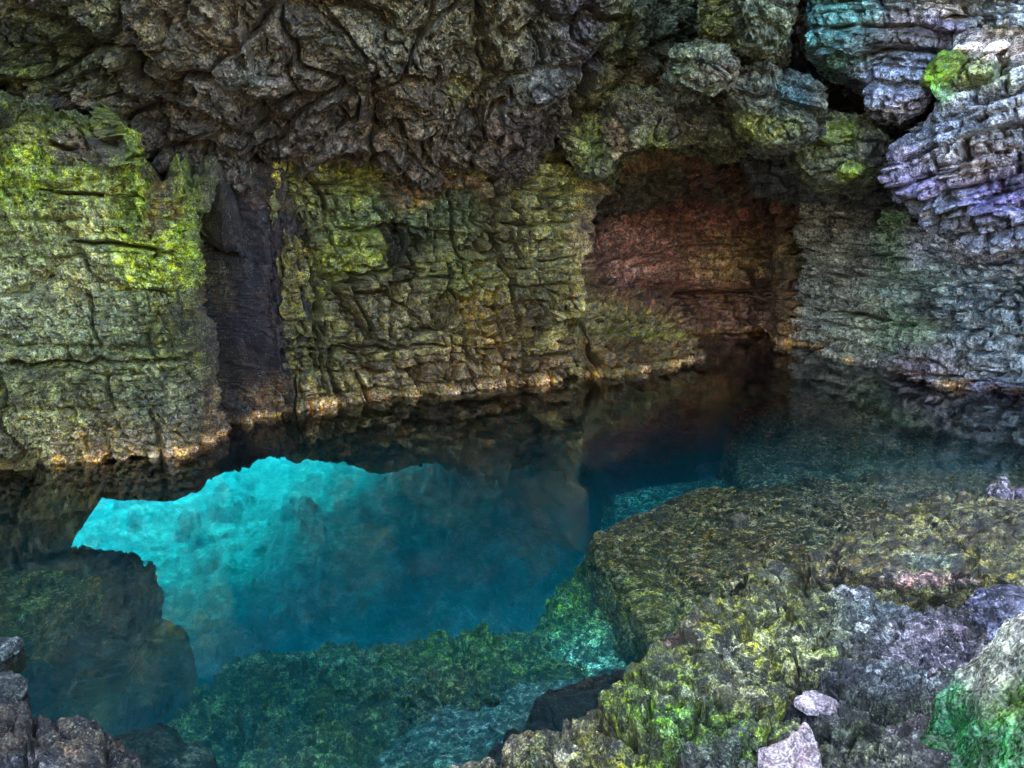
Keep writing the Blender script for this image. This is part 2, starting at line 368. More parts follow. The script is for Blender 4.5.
# ---- 1. left buttress -------------------------------------------------------
RES = .0105
OL = (.17, .19, .035); LIME = (.26, .38, .02); PALE = (.40, .42, .20); BRN = (.07, .045, .025); GREY = (.25, .25, .19); DKG = (.05, .07, .02)
def buttress():
    plan = np.vstack([LEFT_EXT, plan_between(-110, 283)[:-1], [WLP[11] + (0.15, .3)], [WLP[11] + (0.3, 1.2)]])
    q, s = curtain(plan, None, RES, sm=8)
    pxw, _ = proj(np.c_[q, np.zeros(len(q))])
    behind = q[:, 1] < 1.5
    pxw = np.where(behind, -400, pxw)
    ncol = len(q)
    # top height from the picture's skyline of the buttress
    xt = [-400, 5, 60, 130, 165, 190, 207, 215, 235, 283, 300]; yt = [60, 74, 82, 100, 112, 150, 175, 195, 215, 215, 215]
    r = np.hypot(q[:, 0], q[:, 1])
    yt[7:] = [185, 165, 150, 150]; ytop = np.interp(pxw, xt, yt)
    ztop = np.array([at_r(a, b, c)[2] for a, b, c in zip(np.clip(pxw, -60, 300), ytop, r)])
    zlip = np.interp(pxw, [-400, -60, 45, 95, 283], [-3.2, -2.6, -.9, -.30, -.36]) + .05 * fbm(np.c_[q, 0 * s].astype(F), 2.2, 77, 3)
    rows_b = 24; rows = int(3.6 / RES); rows_t = int(1.3 / .02)
    dirn = np.stack([np.gradient(q[:, 0]), np.gradient(q[:, 1])], 1); dirn /= np.linalg.norm(dirn, axis=1)[:, None]
    back = np.stack([-dirn[:, 1], dirn[:, 0]], 1)          # away from the pool
    for _ in range(200): back[1:-1] = (back[:-2] + back[1:-1] * 2 + back[2:]) / 4
    P = np.zeros((rows_b + rows + rows_t, ncol, 3))
    for k in range(rows_b):                                  # underside, coming in from the sea
        t = 1 - k / rows_b; P[k, :, :2] = q + back * (t * .7); P[k, :, 2] = zlip - .05 + .10 * t
    v = np.linspace(0, 1, rows)
    Z = zlip[None] + (ztop - zlip)[None] * v[:, None]; relax = np.clip((Z - zlip[None]) / .12, 0, 1)
    lean = .10 * np.clip(Z, 0, 4) * np.interp(pxw, [-400, 150, 210, 300], [.4, .4, -.2, 0])[None]
    # the corner edge leans to the left as it rises
    P[rows_b:rows_b + rows, :, 0] = q[None, :, 0] + back[None, :, 0] * lean
    P[rows_b:rows_b + rows, :, 1] = q[None, :, 1] + back[None, :, 1] * lean
    P[rows_b:rows_b + rows, :, 2] = Z
    sh = np.exp(-((pxw - 205) / 25) ** 2)[None] * .13 * np.clip(Z - .9, 0, 2)
    P[rows_b:rows_b + rows, :, 0] -= sh * .8
    last = P[rows_b + rows - 1]
    for k in range(rows_t):
        t = (k + 1) / rows_t
        P[rows_b + rows + k] = last; P[rows_b + rows + k, :, :2] += back * 1.3 * t
        P[rows_b + rows + k, :, 2] += .10 * t - .03 * t
    S = np.broadcast_to(s[None], P.shape[:2]).ravel().astype(F)
    p = P.reshape(-1, 3).astype(F); px, py = proj(p)
    side = sst(196, 210, px)                                 # the recess face, coloured near-black brown
    lines = [([(5, 365), (90, 362), (150, 364), (193, 358)], 2.2), ([(45, 138), (60, 146), (110, 153), (150, 152)], 2.0), ([(70, 240), (115, 245), (165, 252)], 1.8),
             ([(20, 92), (60, 102), (120, 120), (152, 130)], 2.0), ([(150, 258), (185, 250)], 1.6), ([(40, 190), (90, 192), (150, 200)], 1.5),
             ([(215, 215), (222, 300), (216, 420)], 3), ([(243, 200), (238, 300), (246, 425)], 3), ([(258, 205), (262, 300), (270, 415)], 3), ([(200, 120), (182, 210), (190, 330)], 3.0)]
    d = wall_disp(p, S, p[:, 2], px, py, .35 + .0 * side, big=.75 - .5 * side, rough=1.0, seed=1, lines=lines)
    strip = fbm(p * np.array([1, 1, .12], F), 9, 33, 4, .6)
    f1, f2, v_, _ = wor(p, (6, 6, .9), 35, 3.); d += side * (.06 * strip + .10 * v_)
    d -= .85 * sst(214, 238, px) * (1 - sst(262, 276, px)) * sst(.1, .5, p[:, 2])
    d += .10 * np.exp(-((px - 182) / 10) ** 2) * sst(115, 135, py) * (1 - sst(240, 255, py)) - .13 * np.exp(-((px - 160) / 6) ** 2) * sst(118, 125, py) * (1 - sst(225, 232, py))
    d = d.reshape(P.shape[:2]); msk = np.ones(P.shape[:2], F); msk[:rows_b] = .15; msk[rows_b:rows_b + rows] = .15 + .85 * np.clip((Z - zlip[None]) / .22, 0, 1); d = d * (.3 + .7 * msk)
    anch = [(60, 100, 70, 22, (.06, .09, .02), 2), (120, 108, 40, 12, OL), (30, 130, 30, 20, OL), (110, 150, 45, 25, LIME), (150, 190, 35, 40, LIME, 1.5), (40, 180, 40, 30, LIME), (150, 270, 22, 20, (.36, .48, .02), 2.),
            (86, 148, 16, 12, (.10, .07, .06), 16.), (112, 148, 12, 14, (.06, .045, .045), 16.), (160, 175, 7, 42, (.10, .04, .025), 9.), (180, 165, 15, 50, (.10, .12, .015), 3.), (195, 210, 12, 40, (.10, .13, .01), 2.),
            (70, 210, 45, 30, PALE), (40, 300, 50, 40, (.33, .38, .24)), (110, 320, 60, 50, (.32, .38, .22)), (100, 400, 80, 40, (.24, .26, .10)), (40, 420, 50, 30, (.30, .30, .15)), (165, 420, 40, 30, (.13, .14, .12), 1.5), (60, 440, 70, 14, (.18, .16, .10), 1.5), (100, 85, 90, 12, (.07, .10, .02), 3),
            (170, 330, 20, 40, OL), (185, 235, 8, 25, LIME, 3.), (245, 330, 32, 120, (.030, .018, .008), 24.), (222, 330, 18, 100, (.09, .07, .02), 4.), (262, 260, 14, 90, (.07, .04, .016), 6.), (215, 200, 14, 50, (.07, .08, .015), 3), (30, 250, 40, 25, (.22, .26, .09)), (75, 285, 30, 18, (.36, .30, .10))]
    def colf(PP):
        c = .245 * paint(PP, (.12, .14, .04), anch, 16) * np.array([1.15, 1.0, .72], F)
        return rim(PP, c, 1.)
    wet = .2 - .2 * side + .4 * (p[:, 2] < .2)
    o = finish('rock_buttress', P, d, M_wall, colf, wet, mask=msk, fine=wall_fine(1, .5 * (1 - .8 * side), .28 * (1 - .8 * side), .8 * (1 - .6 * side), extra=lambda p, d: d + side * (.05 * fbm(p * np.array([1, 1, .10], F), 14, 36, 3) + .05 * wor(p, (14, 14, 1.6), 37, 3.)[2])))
    tag(o, 'big green mossy limestone buttress on the left, standing over the bright underwater opening', 'rock buttress')
    return o
buttress(); print('buttress', time.time() - T0)

# ---- 2. back wall with the alcove ------------------------------------------
def in_alcove(px, py):
    xs = [592, 600, 612, 640, 690, 740, 765, 775]; yt = [250, 205, 188, 172, 160, 178, 195, 230]
    return np.interp(px, xs, yt)
def backwall():
    plan = np.vstack([[WLP[9] + (-.1, 1.0)], [WLP[11] + (-.12, .12)], plan_between(283, 780)[:], [WLP[20] + (.5, .3)], [WLP[20] + (.9, .9)]])
    q, s = curtain(plan, None, RES, sm=6)
    pxw, _ = proj(np.c_[q, np.zeros(len(q))]); r = np.hypot(q[:, 0], q[:, 1])
    zt = np.array([at_r(a, b, c)[2] for a, b, c in zip(pxw, np.interp(pxw, [280, 560, 700, 800], [140, 130, 110, 110]), r)])
    zb = np.interp(pxw, [260, 285, 345, 430, 560, 585, 600], [-.42, -.46, -.64, -.78, -1.05, -1.4, -3.4]) + .10 * fbm(np.c_[q, 0 * s].astype(F), 1.8, 78, 4, .6)
    dirn = np.stack([np.gradient(q[:, 0]), np.gradient(q[:, 1])], 1); dirn /= np.linalg.norm(dirn, axis=1)[:, None]
    back = np.stack([-dirn[:, 1], dirn[:, 0]], 1)
    for _ in range(300): back[1:-1] = (back[:-2] + back[1:-1] * 2 + back[2:]) / 4
    rows = int(5.2 / RES); rb = 24
    P = np.zeros((rows + rb, len(q), 3)); v = np.linspace(0, 1, rows)
    Z = zb[None] + (zt - zb)[None] * v[:, None]
    lean = .06 * Z - .22 * np.clip(-Z, 0, 3) * 0
    P[rb:, :, 0] = q[None, :, 0] + back[None, :, 0] * lean; P[rb:, :, 1] = q[None, :, 1] + back[None, :, 1] * lean; P[rb:, :, 2] = Z
    for k in range(rb):
        t = 1 - k / rb; P[k, :, :2] = q + back * (t * np.interp(pxw, [290, 350, 430], [.6, 1.5, 3.0]))[:, None]; P[k, :, 2] = zb + .05 * t
    S = np.broadcast_to(s[None], P.shape[:2]).ravel().astype(F)
    p = P.reshape(-1, 3).astype(F); px, py = proj(p)
    jx = px + 5 * fbm(p, 4, 55, 3); jy = py + 5 * fbm(p, 4, 56, 3)
    small = .45 + .75 * sst(440, 500, px) + .2 * sst(560, 600, px)
    lines = [([(280, 195), (303, 235), (320, 275), (340, 300), (368, 340)], 4.5), ([(305, 240), (312, 290), (325, 390)], 2.5), ([(262, 348), (330, 350), (395, 348), (440, 345)], 1.6),
             ([(325, 274), (360, 276), (400, 270), (420, 272)], 2.2), ([(355, 297), (385, 292), (405, 305), (425, 330)], 2), ([(388, 225), (392, 270)], 4), ([(402, 225), (404, 270)], 3.5), ([(396, 222), (398, 275)], 3),
             ([(330, 350), (335, 385), (345, 400)], 3), ([(488, 175), (496, 240), (512, 280)], 3), ([(510, 190), (520, 240)], 2.2), ([(548, 200), (556, 250)], 2), ([(528, 300), (528, 385)], 4), ([(500, 290), (505, 380)], 2.5), ([(540, 300), (516, 345)], 3),
             ([(283, 190), (278, 300), (281, 400)], 3), ([(455, 265), (450, 330), (455, 380)], 2.5), ([(560, 320), (640, 318), (700, 322)], 1.8), ([(600, 300), (700, 300), (770, 296)], 1.6)]
    d = wall_disp(p, S, p[:, 2], px, py, small, big=.8, rough=.8, seed=40, lines=lines)
    # alcove: a vaulted hollow above a stepped ledge
    top = in_alcove(jx, jy)
    inside = sst(590, 600, jx) * (1 - sst(768, 780, jx)) * sst(-2, 9, jy - top)
    low = sst(288, 290.5, jy)                                    # stepped ledge below the hollow, on the left part
    ledge = low * (1 - sst(696, 716, jx))
    depth = inside * (.95 + .25 * sst(250, 210, jy) * 1.0) 
    vault = inside * .75 * (1 - sst(0, 55, jy - top))          # the roof of the hollow comes forward
    hole = 1.5 * np.exp(-((jx - 637) / 26) ** 2 - ((jy - 203) / 13) ** 2)
    dep = depth - vault * .8 + hole * inside
    steps = ledge * inside * (.55 + .16 * sst(300, 303, jy) + .12 * sst(316, 319, jy) + .10 * sst(334, 337, jy) + .12 * sst(348, 352, jy))
    dep = dep - np.where(ledge > 0, steps * 1.0, 0)
    d -= dep
    # knobbly bulging rim over the arch and rounded lumps along the top of the wall
    f1, f2, v_, _ = wor(p, 4.5, 61, 1.5); d += sst(215, 185, py) * (.22 * (1 - f1) - .05)
    d = d.reshape(P.shape[:2])
    RED = (.15, .09, .06); YO = (.36, .27, .05); mskb = np.ones(P.shape[:2], F); mskb[:rb] = .15; mskb[rb:] = .15 + .85 * np.clip((Z - zb[None]) / .3, 0, 1); d = d * (.3 + .7 * mskb)
    anch = [(300, 185, 40, 18, (.28, .30, .07)), (345, 180, 20, 15, (.30, .36, .05)), (400, 190, 12, 9, (.28, .19, .12)), (415, 195, 10, 8, (.42, .26, .04), 2), (350, 210, 45, 25, (.12, .19, .07)), (350, 255, 30, 20, (.27, .36, .05), 1.5), (310, 215, 25, 25, (.20, .21, .09)),
            (440, 185, 40, 6, (.15, .09, .05), 2), (440, 220, 45, 30, (.10, .14, .055)), (395, 245, 10, 25, (.05, .045, .02), 4), (290, 290, 20, 50, (.22, .21, .07)), (330, 320, 30, 40, (.18, .20, .07)), (400, 320, 50, 40, (.24, .23, .12)), (350, 310, 16, 30, (.06, .04, .015), 2),
            (470, 280, 40, 18, (.23, .27, .07)), (480, 320, 30, 30, (.34, .24, .05)), (460, 370, 60, 20, (.30, .22, .12)), (540, 345, 16, 10, (.46, .44, .16), 2), (540, 270, 40, 40, (.24, .25, .12)), (515, 345, 30, 40, (.13, .08, .03), 1.5), (560, 220, 35, 35, (.22, .24, .10)), (500, 230, 15, 50, (.09, .08, .03), 1.5), (580, 190, 30, 25, (.26, .30, .10)),
            (580, 300, 30, 25, (.34, .30, .13)), (620, 325, 40, 12, (.24, .23, .09)), (650, 335, 40, 4, (.28, .34, .06), 1.2), (620, 350, 60, 12, (.22, .15, .06)), (690, 205, 70, 26, (.13, .055, .04), 4), (640, 250, 40, 30, (.36, .22, .15), 3), (730, 260, 30, 25, (.34, .28, .11), 3), (690, 240, 40, 25, (.30, .19, .12), 2), (690, 290, 70, 10, (.16, .07, .04), 3), (735, 320, 40, 22, (.22, .13, .07), 3), (600, 230, 8, 60, (.10, .05, .035), 2), (770, 300, 20, 60, (.22, .17, .12)), (750, 195, 12, 10, (.08, .10, .02), 2)]  # dark red strip paints the shadow line above the alcove's ledge
    def colf(PP):
        c = .245 * paint(PP, (.18, .17, .08), anch, 12, 8) * np.array([1.3, 1.03, .7], F); q_ = (inside * (1 - ledge))[:, None]; c = c * (1 - q_ * (1 - np.array([1.45, 1.35, 2.0], F)))  # colour lifted inside the alcove to stand in for light on its back
        return rim(PP, c, 1., .07)
    wet = .2 + .25 * fbm(p * np.array([1, 1, .15], F), 3, 58, 3) + .3 * (p[:, 2] < .25) + .2 * inside
    o = finish('back_wall', P, d, M_wall, colf, wet, mask=mskb, fine=wall_fine(40, .9, (.6 + .6 * sst(430, 500, px)), .8, bs=1.15, cs=1.15))
    tag(o, 'bedded yellow green limestone wall at the back with a dark red arched alcove', 'rock wall')
backwall(); print('backwall', time.time() - T0)

# ---- 3. right wall ----------------------------------------------------------
def rightwall():
    plan = np.vstack([[WLP[20] + (.15, .9)], [WLP[20] + (.12, .2)], plan_between(781, 1130), RIGHT_EXT])
    q, s = curtain(plan, None, .0115, sm=6)
    pxw, _ = proj(np.c_[q, np.zeros(len(q))]); pxw = np.where(q[:, 1] < 5, 1400, pxw)
    rows = int(5.4 / .0115)
    P = np.zeros((rows, len(q), 3)); v = np.linspace(0, 1, rows); Z = (-1.6 + 6.2 * v)[:, None] + 0 * q[None, :, 0]
    dirn = np.stack([np.gradient(q[:, 0]), np.gradient(q[:, 1])], 1); dirn /= np.linalg.norm(dirn, axis=1)[:, None]
    back = np.stack([-dirn[:, 1], dirn[:, 0]], 1)
    for _ in range(300): back[1:-1] = (back[:-2] + back[1:-1] * 2 + back[2:]) / 4
    lean = .10 * Z
    P[:, :, 0] = q[None, :, 0] + back[None, :, 0] * lean; P[:, :, 1] = q[None, :, 1] + back[None, :, 1] * lean; P[:, :, 2] = Z
    S = np.broadcast_to(s[None], P.shape[:2]).ravel().astype(F); p = P.reshape(-1, 3).astype(F); px, py = proj(p)
    lines = [([(895, 277), (950, 280), (1020, 276)], 2.5), ([(880, 303), (915, 306), (950, 310)], 3), ([(940, 310), (1020, 308)], 1.6), ([(930, 345), (955, 310), (965, 280)], 2.5), ([(868, 330), (874, 368)], 4), ([(795, 200), (800, 340)], 2),
             ([(845, 190), (842, 290)], 2.2), ([(885, 230), (880, 330)], 2.2), ([(905, 375), (960, 378), (1020, 386)], 2), ([(815, 230), (812, 300)], 2)]
    d = wall_disp(p, S, p[:, 2], px, py, 1.25, big=1.0, rough=.9, seed=80, lines=lines).reshape(P.shape[:2])
    anch = [(800, 220, 30, 40, (.12, .10, .07)), (850, 210, 30, 30, (.15, .13, .09)), (890, 220, 10, 30, (.14, .26, .08), 2), (815, 290, 30, 40, (.23, .22, .16)), (840, 250, 30, 30, (.22, .20, .15)), (860, 330, 30, 25, (.24, .22, .14)), (785, 320, 12, 30, (.26, .18, .12)),
            (915, 290, 30, 14, (.30, .36, .27)), (960, 220, 50, 25, (.28, .30, .30)), (1000, 215, 40, 30, (.26, .26, .38), 1.5), (930, 235, 40, 18, (.32, .32, .36), 1.5), (980, 300, 50, 25, (.26, .32, .36)), (905, 330, 30, 20, (.16, .24, .10)), (925, 305, 15, 12, (.06, .05, .05), 2), (960, 345, 40, 25, (.24, .24, .22)), (1000, 350, 30, 25, (.28, .30, .30)), (925, 360, 30, 20, (.16, .10, .11)), (1000, 400, 30, 12, (.22, .18, .28))]
    def colf(PP):
        return rim(PP, .46 * paint(PP, (.20, .19, .17), anch, 12, 18) * np.array([1.55, 1.65, 1.8], F), .9, .05)  # blue skylight is put into the grey stone's colour
    wet = .35 + .3 * fbm(p, 2, 88, 3)
    tag(finish('right_wall', P, d, M_blue, colf, wet, fine=wall_fine(80, 1., 1.3, 1.1, rot=-1.15, tl=(.0, .0), bs=1.35, cs=1.35)), 'grey limestone wall on the right, cracked into small brick-like blocks', 'rock wall')
rightwall(); print('rightwall', time.time() - T0)

# ---- 4. cave roof -----------------------------------------------------------
def roof():
    # plan distance of the wall by bearing
    allp = np.vstack([plan_between(-110, 1130)]); brg = np.arctan2(allp[:, 0], allp[:, 1]); rad = np.hypot(allp[:, 0], allp[:, 1])
    ths = np.linspace(math.radians(-62), math.radians(30), int(1.6 * 9 / .0135))
    pxs = 512 + FP * np.tan(np.clip(ths, -1.2, 1.2)) / cp
    rw = np.interp(ths, brg, rad)
    pxx = np.array([-80, 0, 60, 165, 215, 235, 290, 330, 400, 500, 560, 610, 650, 690, 740, 770, 800, 880, 1000]); pyy = np.array([84, 78, 72, 98, 140, 170, 180, 172, 182, 180, 165, 150, 132, 122, 138, 158, 166, 165, 150])
    yb = np.interp(pxs, pxx, pyy)
    rwu = rw * np.interp(pxs, [0, 150, 290, 600, 760, 860], [1.03, 1.04, .96, .97, .95, .92])
    for _ in range(400): rwu[1:-1] = (rwu[:-2] + rwu[1:-1] * 2 + rwu[2:]) / 4
    Zb = np.array([at_r(a, b, c)[2] for a, b, c in zip(np.clip(pxs, -300, 1100), yb, rwu)])
    for _ in range(10): Zb[1:-1] = (Zb[:-2] + Zb[1:-1] * 2 + Zb[2:]) / 4
    prof = [(1.3, -.9, 0), (.7, -.35, 0), (.12, -.04, 0), (-.35, .22, 0), (-1.3, .85, 0), (-2.4, 1.9, 0), (-3.4, 3.1, 0), (-4.6, 4.4, 0)]
    pr = np.array([(a, b) for a, b, _ in prof]); prs = resample(pr, int(7.6 / .0135 * .9), sm=40)
    n = len(prs)
    R = rwu[None] + prs[:, 0][:, None] * (rwu / 8.)[None]; Z = Zb[None] + prs[:, 1][:, None]
    P = np.stack([R * np.sin(ths)[None], R * np.cos(ths)[None], Z], -1)
    p = P.reshape(-1, 3).astype(F); px, py = proj(p)
    w = p + .35 * np.stack([fbm(p, .9, 201, 3), fbm(p, .9, 202, 3), fbm(p, .9, 203, 3)], -1)
    # lumps drawn out down the slope, like the folds of the photographed roof
    f1, f2, v, _ = wor(w, (1.5, 1.0, 1.3), 204, 1.2); d = -.2 + .34 * (.6 - f1) + .14 * v - .16 * np.exp(-((f2 - f1) / .06) ** 2)
    d += .20 * fbm(p, .7, 208, 2) + .10 * fbm(w, 2.2, 211, 2, .5, 'b')
    def rfine(q):
        p = q.reshape(-1, 3).astype(F); w = p + .22 * np.stack([fbm(p, 1.4, 212, 3), fbm(p, 1.4, 213, 3), fbm(p, 1.4, 214, 3)], -1)
        d = jointed(w, 205, [((.50, .55, .5), .13, .15, .024), ((.20, .22, .2), .055, .06, .015), ((.08, .09, .08), .020, .02, .009)], .9, (.9, .3), .8, 1.1)
        return (d + pits(p, 208, .030)).reshape(q.shape[:2])
    d = d.reshape(P.shape[:2])
    anch = [(60, 50, 80, 30, (.07, .10, .03)), (30, 60, 30, 20, (.09, .14, .02)), (105, 20, 15, 12, (.20, .28, .16)), (150, 40, 60, 40, (.13, .12, .08)), (240, 90, 50, 50, (.15, .14, .12)), (245, 80, 15, 20, (.16, .22, .20)), (300, 140, 60, 40, (.10, .09, .085)), (420, 110, 80, 60, (.17, .15, .11)), (400, 40, 60, 40, (.17, .18, .12)),
            (460, 95, 14, 10, (.24, .28, .05)), (490, 50, 40, 40, (.18, .20, .13)), (550, 60, 25, 60, (.14, .17, .20)), (580, 30, 20, 30, (.09, .08, .15)), (530, 140, 40, 30, (.13, .11, .12)), (620, 120, 40, 40, (.22, .23, .10)), (585, 140, 12, 22, (.36, .42, .06), 2), (610, 100, 10, 20, (.26, .32, .08)), (620, 30, 25, 25, (.14, .20, .09)), (660, 90, 40, 40, (.24, .22, .15)), (680, 30, 30, 40, (.12, .22, .18)), (620, 155, 60, 15, (.25, .26, .14)), (740, 110, 40, 30, (.22, .21, .14)), (725, 150, 40, 15, (.23, .25, .12))]
    def colf(PP): return .155 * paint(PP, (.13, .12, .09), anch, 18, 28) * np.array([1.3, 1.02, .8], F)
    wet = .35 + .3 * fbm(p, 2, 210, 3)
    o = finish('cave_ceiling', P, d, M_ceil, colf, wet, fine=rfine, dirn=np.array([-.1, -1., .1]))
    tag(o, 'dark rough overhanging cave roof of folded lumpy rock', 'cave roof', kind='structure')
roof(); print('roof', time.time() - T0)

# ------------------------------------------------------------------ boulders and slabs
def slab(name, out, zt, zb, anch, base, label, cat, res=.01, bulge=.1, spread=.0, style='moss', seed=0, amp=1., mat=None, wet=.4, group=None, rnd=.12, warp=10, side_sp=.15, zc=None, parent=None, speck=None):
    """a rock from the outline of its top edge: pixels measured at height zt (number or list), sides down to zb"""
    out = np.array(out, float); zt_ = np.broadcast_to(np.asarray(zt, float), (len(out),))
    O = at_z(out[:, 0], out[:, 1], zt_)
    per = np.linalg.norm(np.diff(np.vstack([O, O[:1]]), axis=0), axis=1).sum()
    n = max(48, int(per / res)); O = resample(O, n, True, sm=max(2, int(.04 / res)))
    cen = O.mean(0); cen[2] = (O[:, 2].mean() if zc is None else zc)
    rr = np.linalg.norm(O[:, :2] - cen[:2], axis=1).mean()
    k1 = max(12, int(rr / res)); f = np.linspace(0, 1, k1)
    top = cen[None, None] + (O - cen)[None] * f[:, None, None]
    top[..., 2] += bulge * (1 - f[:, None] ** 2.2)
    o2 = O[:, :2] - cen[:2]; o2 = o2 / np.maximum(np.linalg.norm(o2, axis=1), 1e-6)[:, None]
    h = O[:, 2].mean() - zb; k2 = max(8, int((h + rnd) / res * .8)); g = np.linspace(0, 1, k2 + 1)[1:]
    side = np.zeros((k2, n, 3)); a = np.clip(g * h / max(rnd, 1e-3), 0, 1)
    side[..., :2] = O[None, :, :2] + o2[None] * ((rnd * .8 * np.sin(a * math.pi / 2)) + side_sp * g)[:, None, None]
    side[..., 2] = O[None, :, 2] + (zb - O[None, :, 2]) * g[:, None] ** 1.25
    P = np.concatenate([top, side], 0)
    for _ in range(3): P[1:-1] = (P[:-2] + 2 * P[1:-1] + P[2:]) / 4
    p = P.reshape(-1, 3).astype(F); A = amp
    sgn = 1.
    def wp(p, a, f): return p + a * np.stack([fbm(p, f, seed + 1, 2), fbm(p, f, seed + 2, 2), fbm(p, f, seed + 3, 2)], -1)
    w = wp(p, .10, 2); fine = None; crease = lambda f1, f2, e: np.exp(-((f2 - f1) / e) ** 2)
    if style in ('moss', 'sub'):
        f1, f2, v, _ = wor(w, (2.6, 2.6, 5), seed + 4, 2.0); vb, _, db_, dj_ = blocks(p, (.22, .55, .5), seed + 15, .5, .9, .12, (.12, .08)); d = .03 * v - .05 * crease(f1, f2, .05) + .03 * fbm(p, 1.8, seed + 8, 3) + .11 * vb - .05 * np.exp(-(dj_ / .015) ** 2)
        def fine(p):
            w = wp(p, .06, 4)
            d = jointed(w, seed + 5, [((.15, .44, .38), .050, .05, .012), ((.06, .15, .13), .014, .020, .008), ((.022, .05, .05), .003, .003, .005)], .5, (.15, .1), 1., .8)
            if style == 'moss': d += .014 * fbm(w, 7, seed + 7, 4, .62, 'r') + pits(p * 1.6, seed + 9, .012)
            else: d = .8 * d + .022 * fbm(w, 16, seed + 7, 3, .6, 'b')
            return d
    elif style == 'block':
        f1, f2, v, _ = wor(w, (2.0, 2.0, 4), seed + 4, 2.2); d = .06 * v
        def fine(p):
            return jointed(p, seed + 5, [((.12, .3, .25), .05, .03, .010), ((.04, .09, .08), .018, .012, .007)], .4, (.1, .1)) + .010 * fbm(p, 16, seed + 7, 4, .6)
    else:
        f1, f2, v, _ = wor(p, 3, seed + 5, 2.); d = .025 * v + .04 * fbm(p, 2.5, seed + 6, 4, .5)
        def fine(p): return .010 * fbm(p, 16, seed + 7, 4, .6) + .006 * wor(p, (22, 22, 30), seed + 9, 2.5)[2]
    # keep the seam row calm at the pole
    d = (A * d).reshape(P.shape[:2]); d[:3] = d[3].mean()
    def colf(PP): return np.array([1.12, 1.0, .78], F) * (.85 if style == 'sub' else .185) * paint(PP, base, anch, warp, seed + 30)
    nr = normals(P, True)
    flipq = nr[min(k1 // 2, k1 - 1), :, 2].mean() < 0
    TONE['t'] = 1.; PP = relief(P, d, lambda q: (A * fine(q.reshape(-1, 3).astype(F))).reshape(q.shape[:2]), True, -1 if flipq else 1, 12, np.array([0, 0, 1.])); col = colf(PP) * (TONE['t'][:, None] if np.ndim(TONE['t']) else 1); Q = grid_faces(P.shape[0], n, True)
    if flipq: Q = Q[:, ::-1]
    V = PP.reshape(-1, 3)
    o = link_mesh(name, V, Q, mat or M_near, parent, col, np.full(len(V), wet) + .25 * fbm(p, 5, seed + 11, 3))
    if parent is None: tag(o, label, cat, group)
    return o

YG = (.30, .30, .05); MOSS = (.12, .26, .02); PUR = (.20, .17, .28); WHT = (.75, .70, .72); ALG = (.16, .15, .06)
# the shallow shelf, its slope and the ledges under water
slab('rock_shelf', [(604, 532), (640, 512), (700, 492), (780, 482), (870, 478), (960, 470), (1100, 470), (1150, 560), (1050, 700), (820, 700), (700, 690), (668, 640), (640, 590), (612, 560)],
     [-.12] * 4 + [-.14] * 3 + [-.1] * 7, -2.6,
     [(700, 540, 80, 50, (.21, .165, .07)), (640, 520, 40, 20, (.19, .14, .07)), (640, 580, 30, 40, (.22, .22, .07)), (760, 570, 60, 40, (.17, .14, .07)), (850, 500, 90, 30, (.17, .145, .09)), (700, 620, 40, 30, (.13, .14, .05))],
     (.12, .12, .06), 'broad brown algae covered shelf just under the water right of the blue pool', 'rock ledge', res=.011, bulge=.03, style='sub', seed=300, amp=.5, mat=M_sub, rnd=.1, side_sp=.25)
slab('rock_ledge', [(590, 556), (625, 548), (650, 600), (660, 660), (640, 672), (560, 684), (560, 660), (566, 615)],
     [-.38, -.25, -.25, -.3, -.4, -.5, -.55, -.55], -2.6,
     [(605, 565, 12, 22, (.20, .34, .05), 2), (590, 610, 30, 25, (.16, .28, .05)), (620, 640, 35, 20, (.25, .50, .32), 2), (590, 660, 40, 14, (.25, .50, .38), 2)],
     (.14, .20, .06), 'green mossy slope under water below the brown shelf', 'rock ledge', res=.010, bulge=.05, style='sub', seed=320, amp=.9, mat=M_sub, rnd=.15, side_sp=.35)
slab('rock_ledge', [(196, 730), (215, 690), (257, 662), (303, 664), (356, 656), (398, 658), (437, 641), (496, 624), (562, 622), (575, 660), (560, 690), (470, 730), (380, 775), (340, 850), (200, 850)],
     [-.7, -.62, -.55, -.55, -.55, -.55, -.52, -.5, -.5, -.45, -.45, -.5, -.5, -.5, -.6], -2.7,
     [(300, 700, 80, 40, (.06, .13, .04)), (330, 720, 30, 20, (.13, .16, .03)), (470, 650, 60, 25, (.12, .20, .04)), (540, 640, 40, 20, (.14, .20, .06)), (420, 690, 40, 30, (.13, .13, .05)), (250, 740, 40, 40, (.10, .11, .05)), (300, 665, 60, 8, (.12, .30, .20))],
     (.08, .12, .04), 'dark green moss covered ledge under water in front of the blue deep', 'rock ledge', res=.009, bulge=.04, style='sub', seed=340, amp=1.0, mat=M_sub, rnd=.16, side_sp=.3)
slab('pale_slab', [(370, 770), (405, 732), (455, 706), (520, 684), (590, 672), (645, 655), (662, 680), (600, 720), (520, 760), (470, 800), (360, 820)],
     [-.42, -.42, -.42, -.42, -.4, -.36, -.36, -.4, -.42, -.42, -.42], -1.5,
     [(430, 740, 50, 18, (.30, .62, .55)), (520, 700, 40, 14, (.34, .62, .55)), (610, 660, 30, 14, (.30, .52, .42)), (470, 725, 40, 8, (.50, .72, .70)), (540, 720, 20, 10, (.16, .13, .09), 2), (440, 765, 40, 8, (.16, .30, .2))],
     (.26, .46, .38), 'pale turquoise stone slab lying under water between two dark ledges', 'stone slab', res=.009, bulge=.0, style='block', seed=360, amp=.6, mat=M_sub, rnd=.05, side_sp=.05)
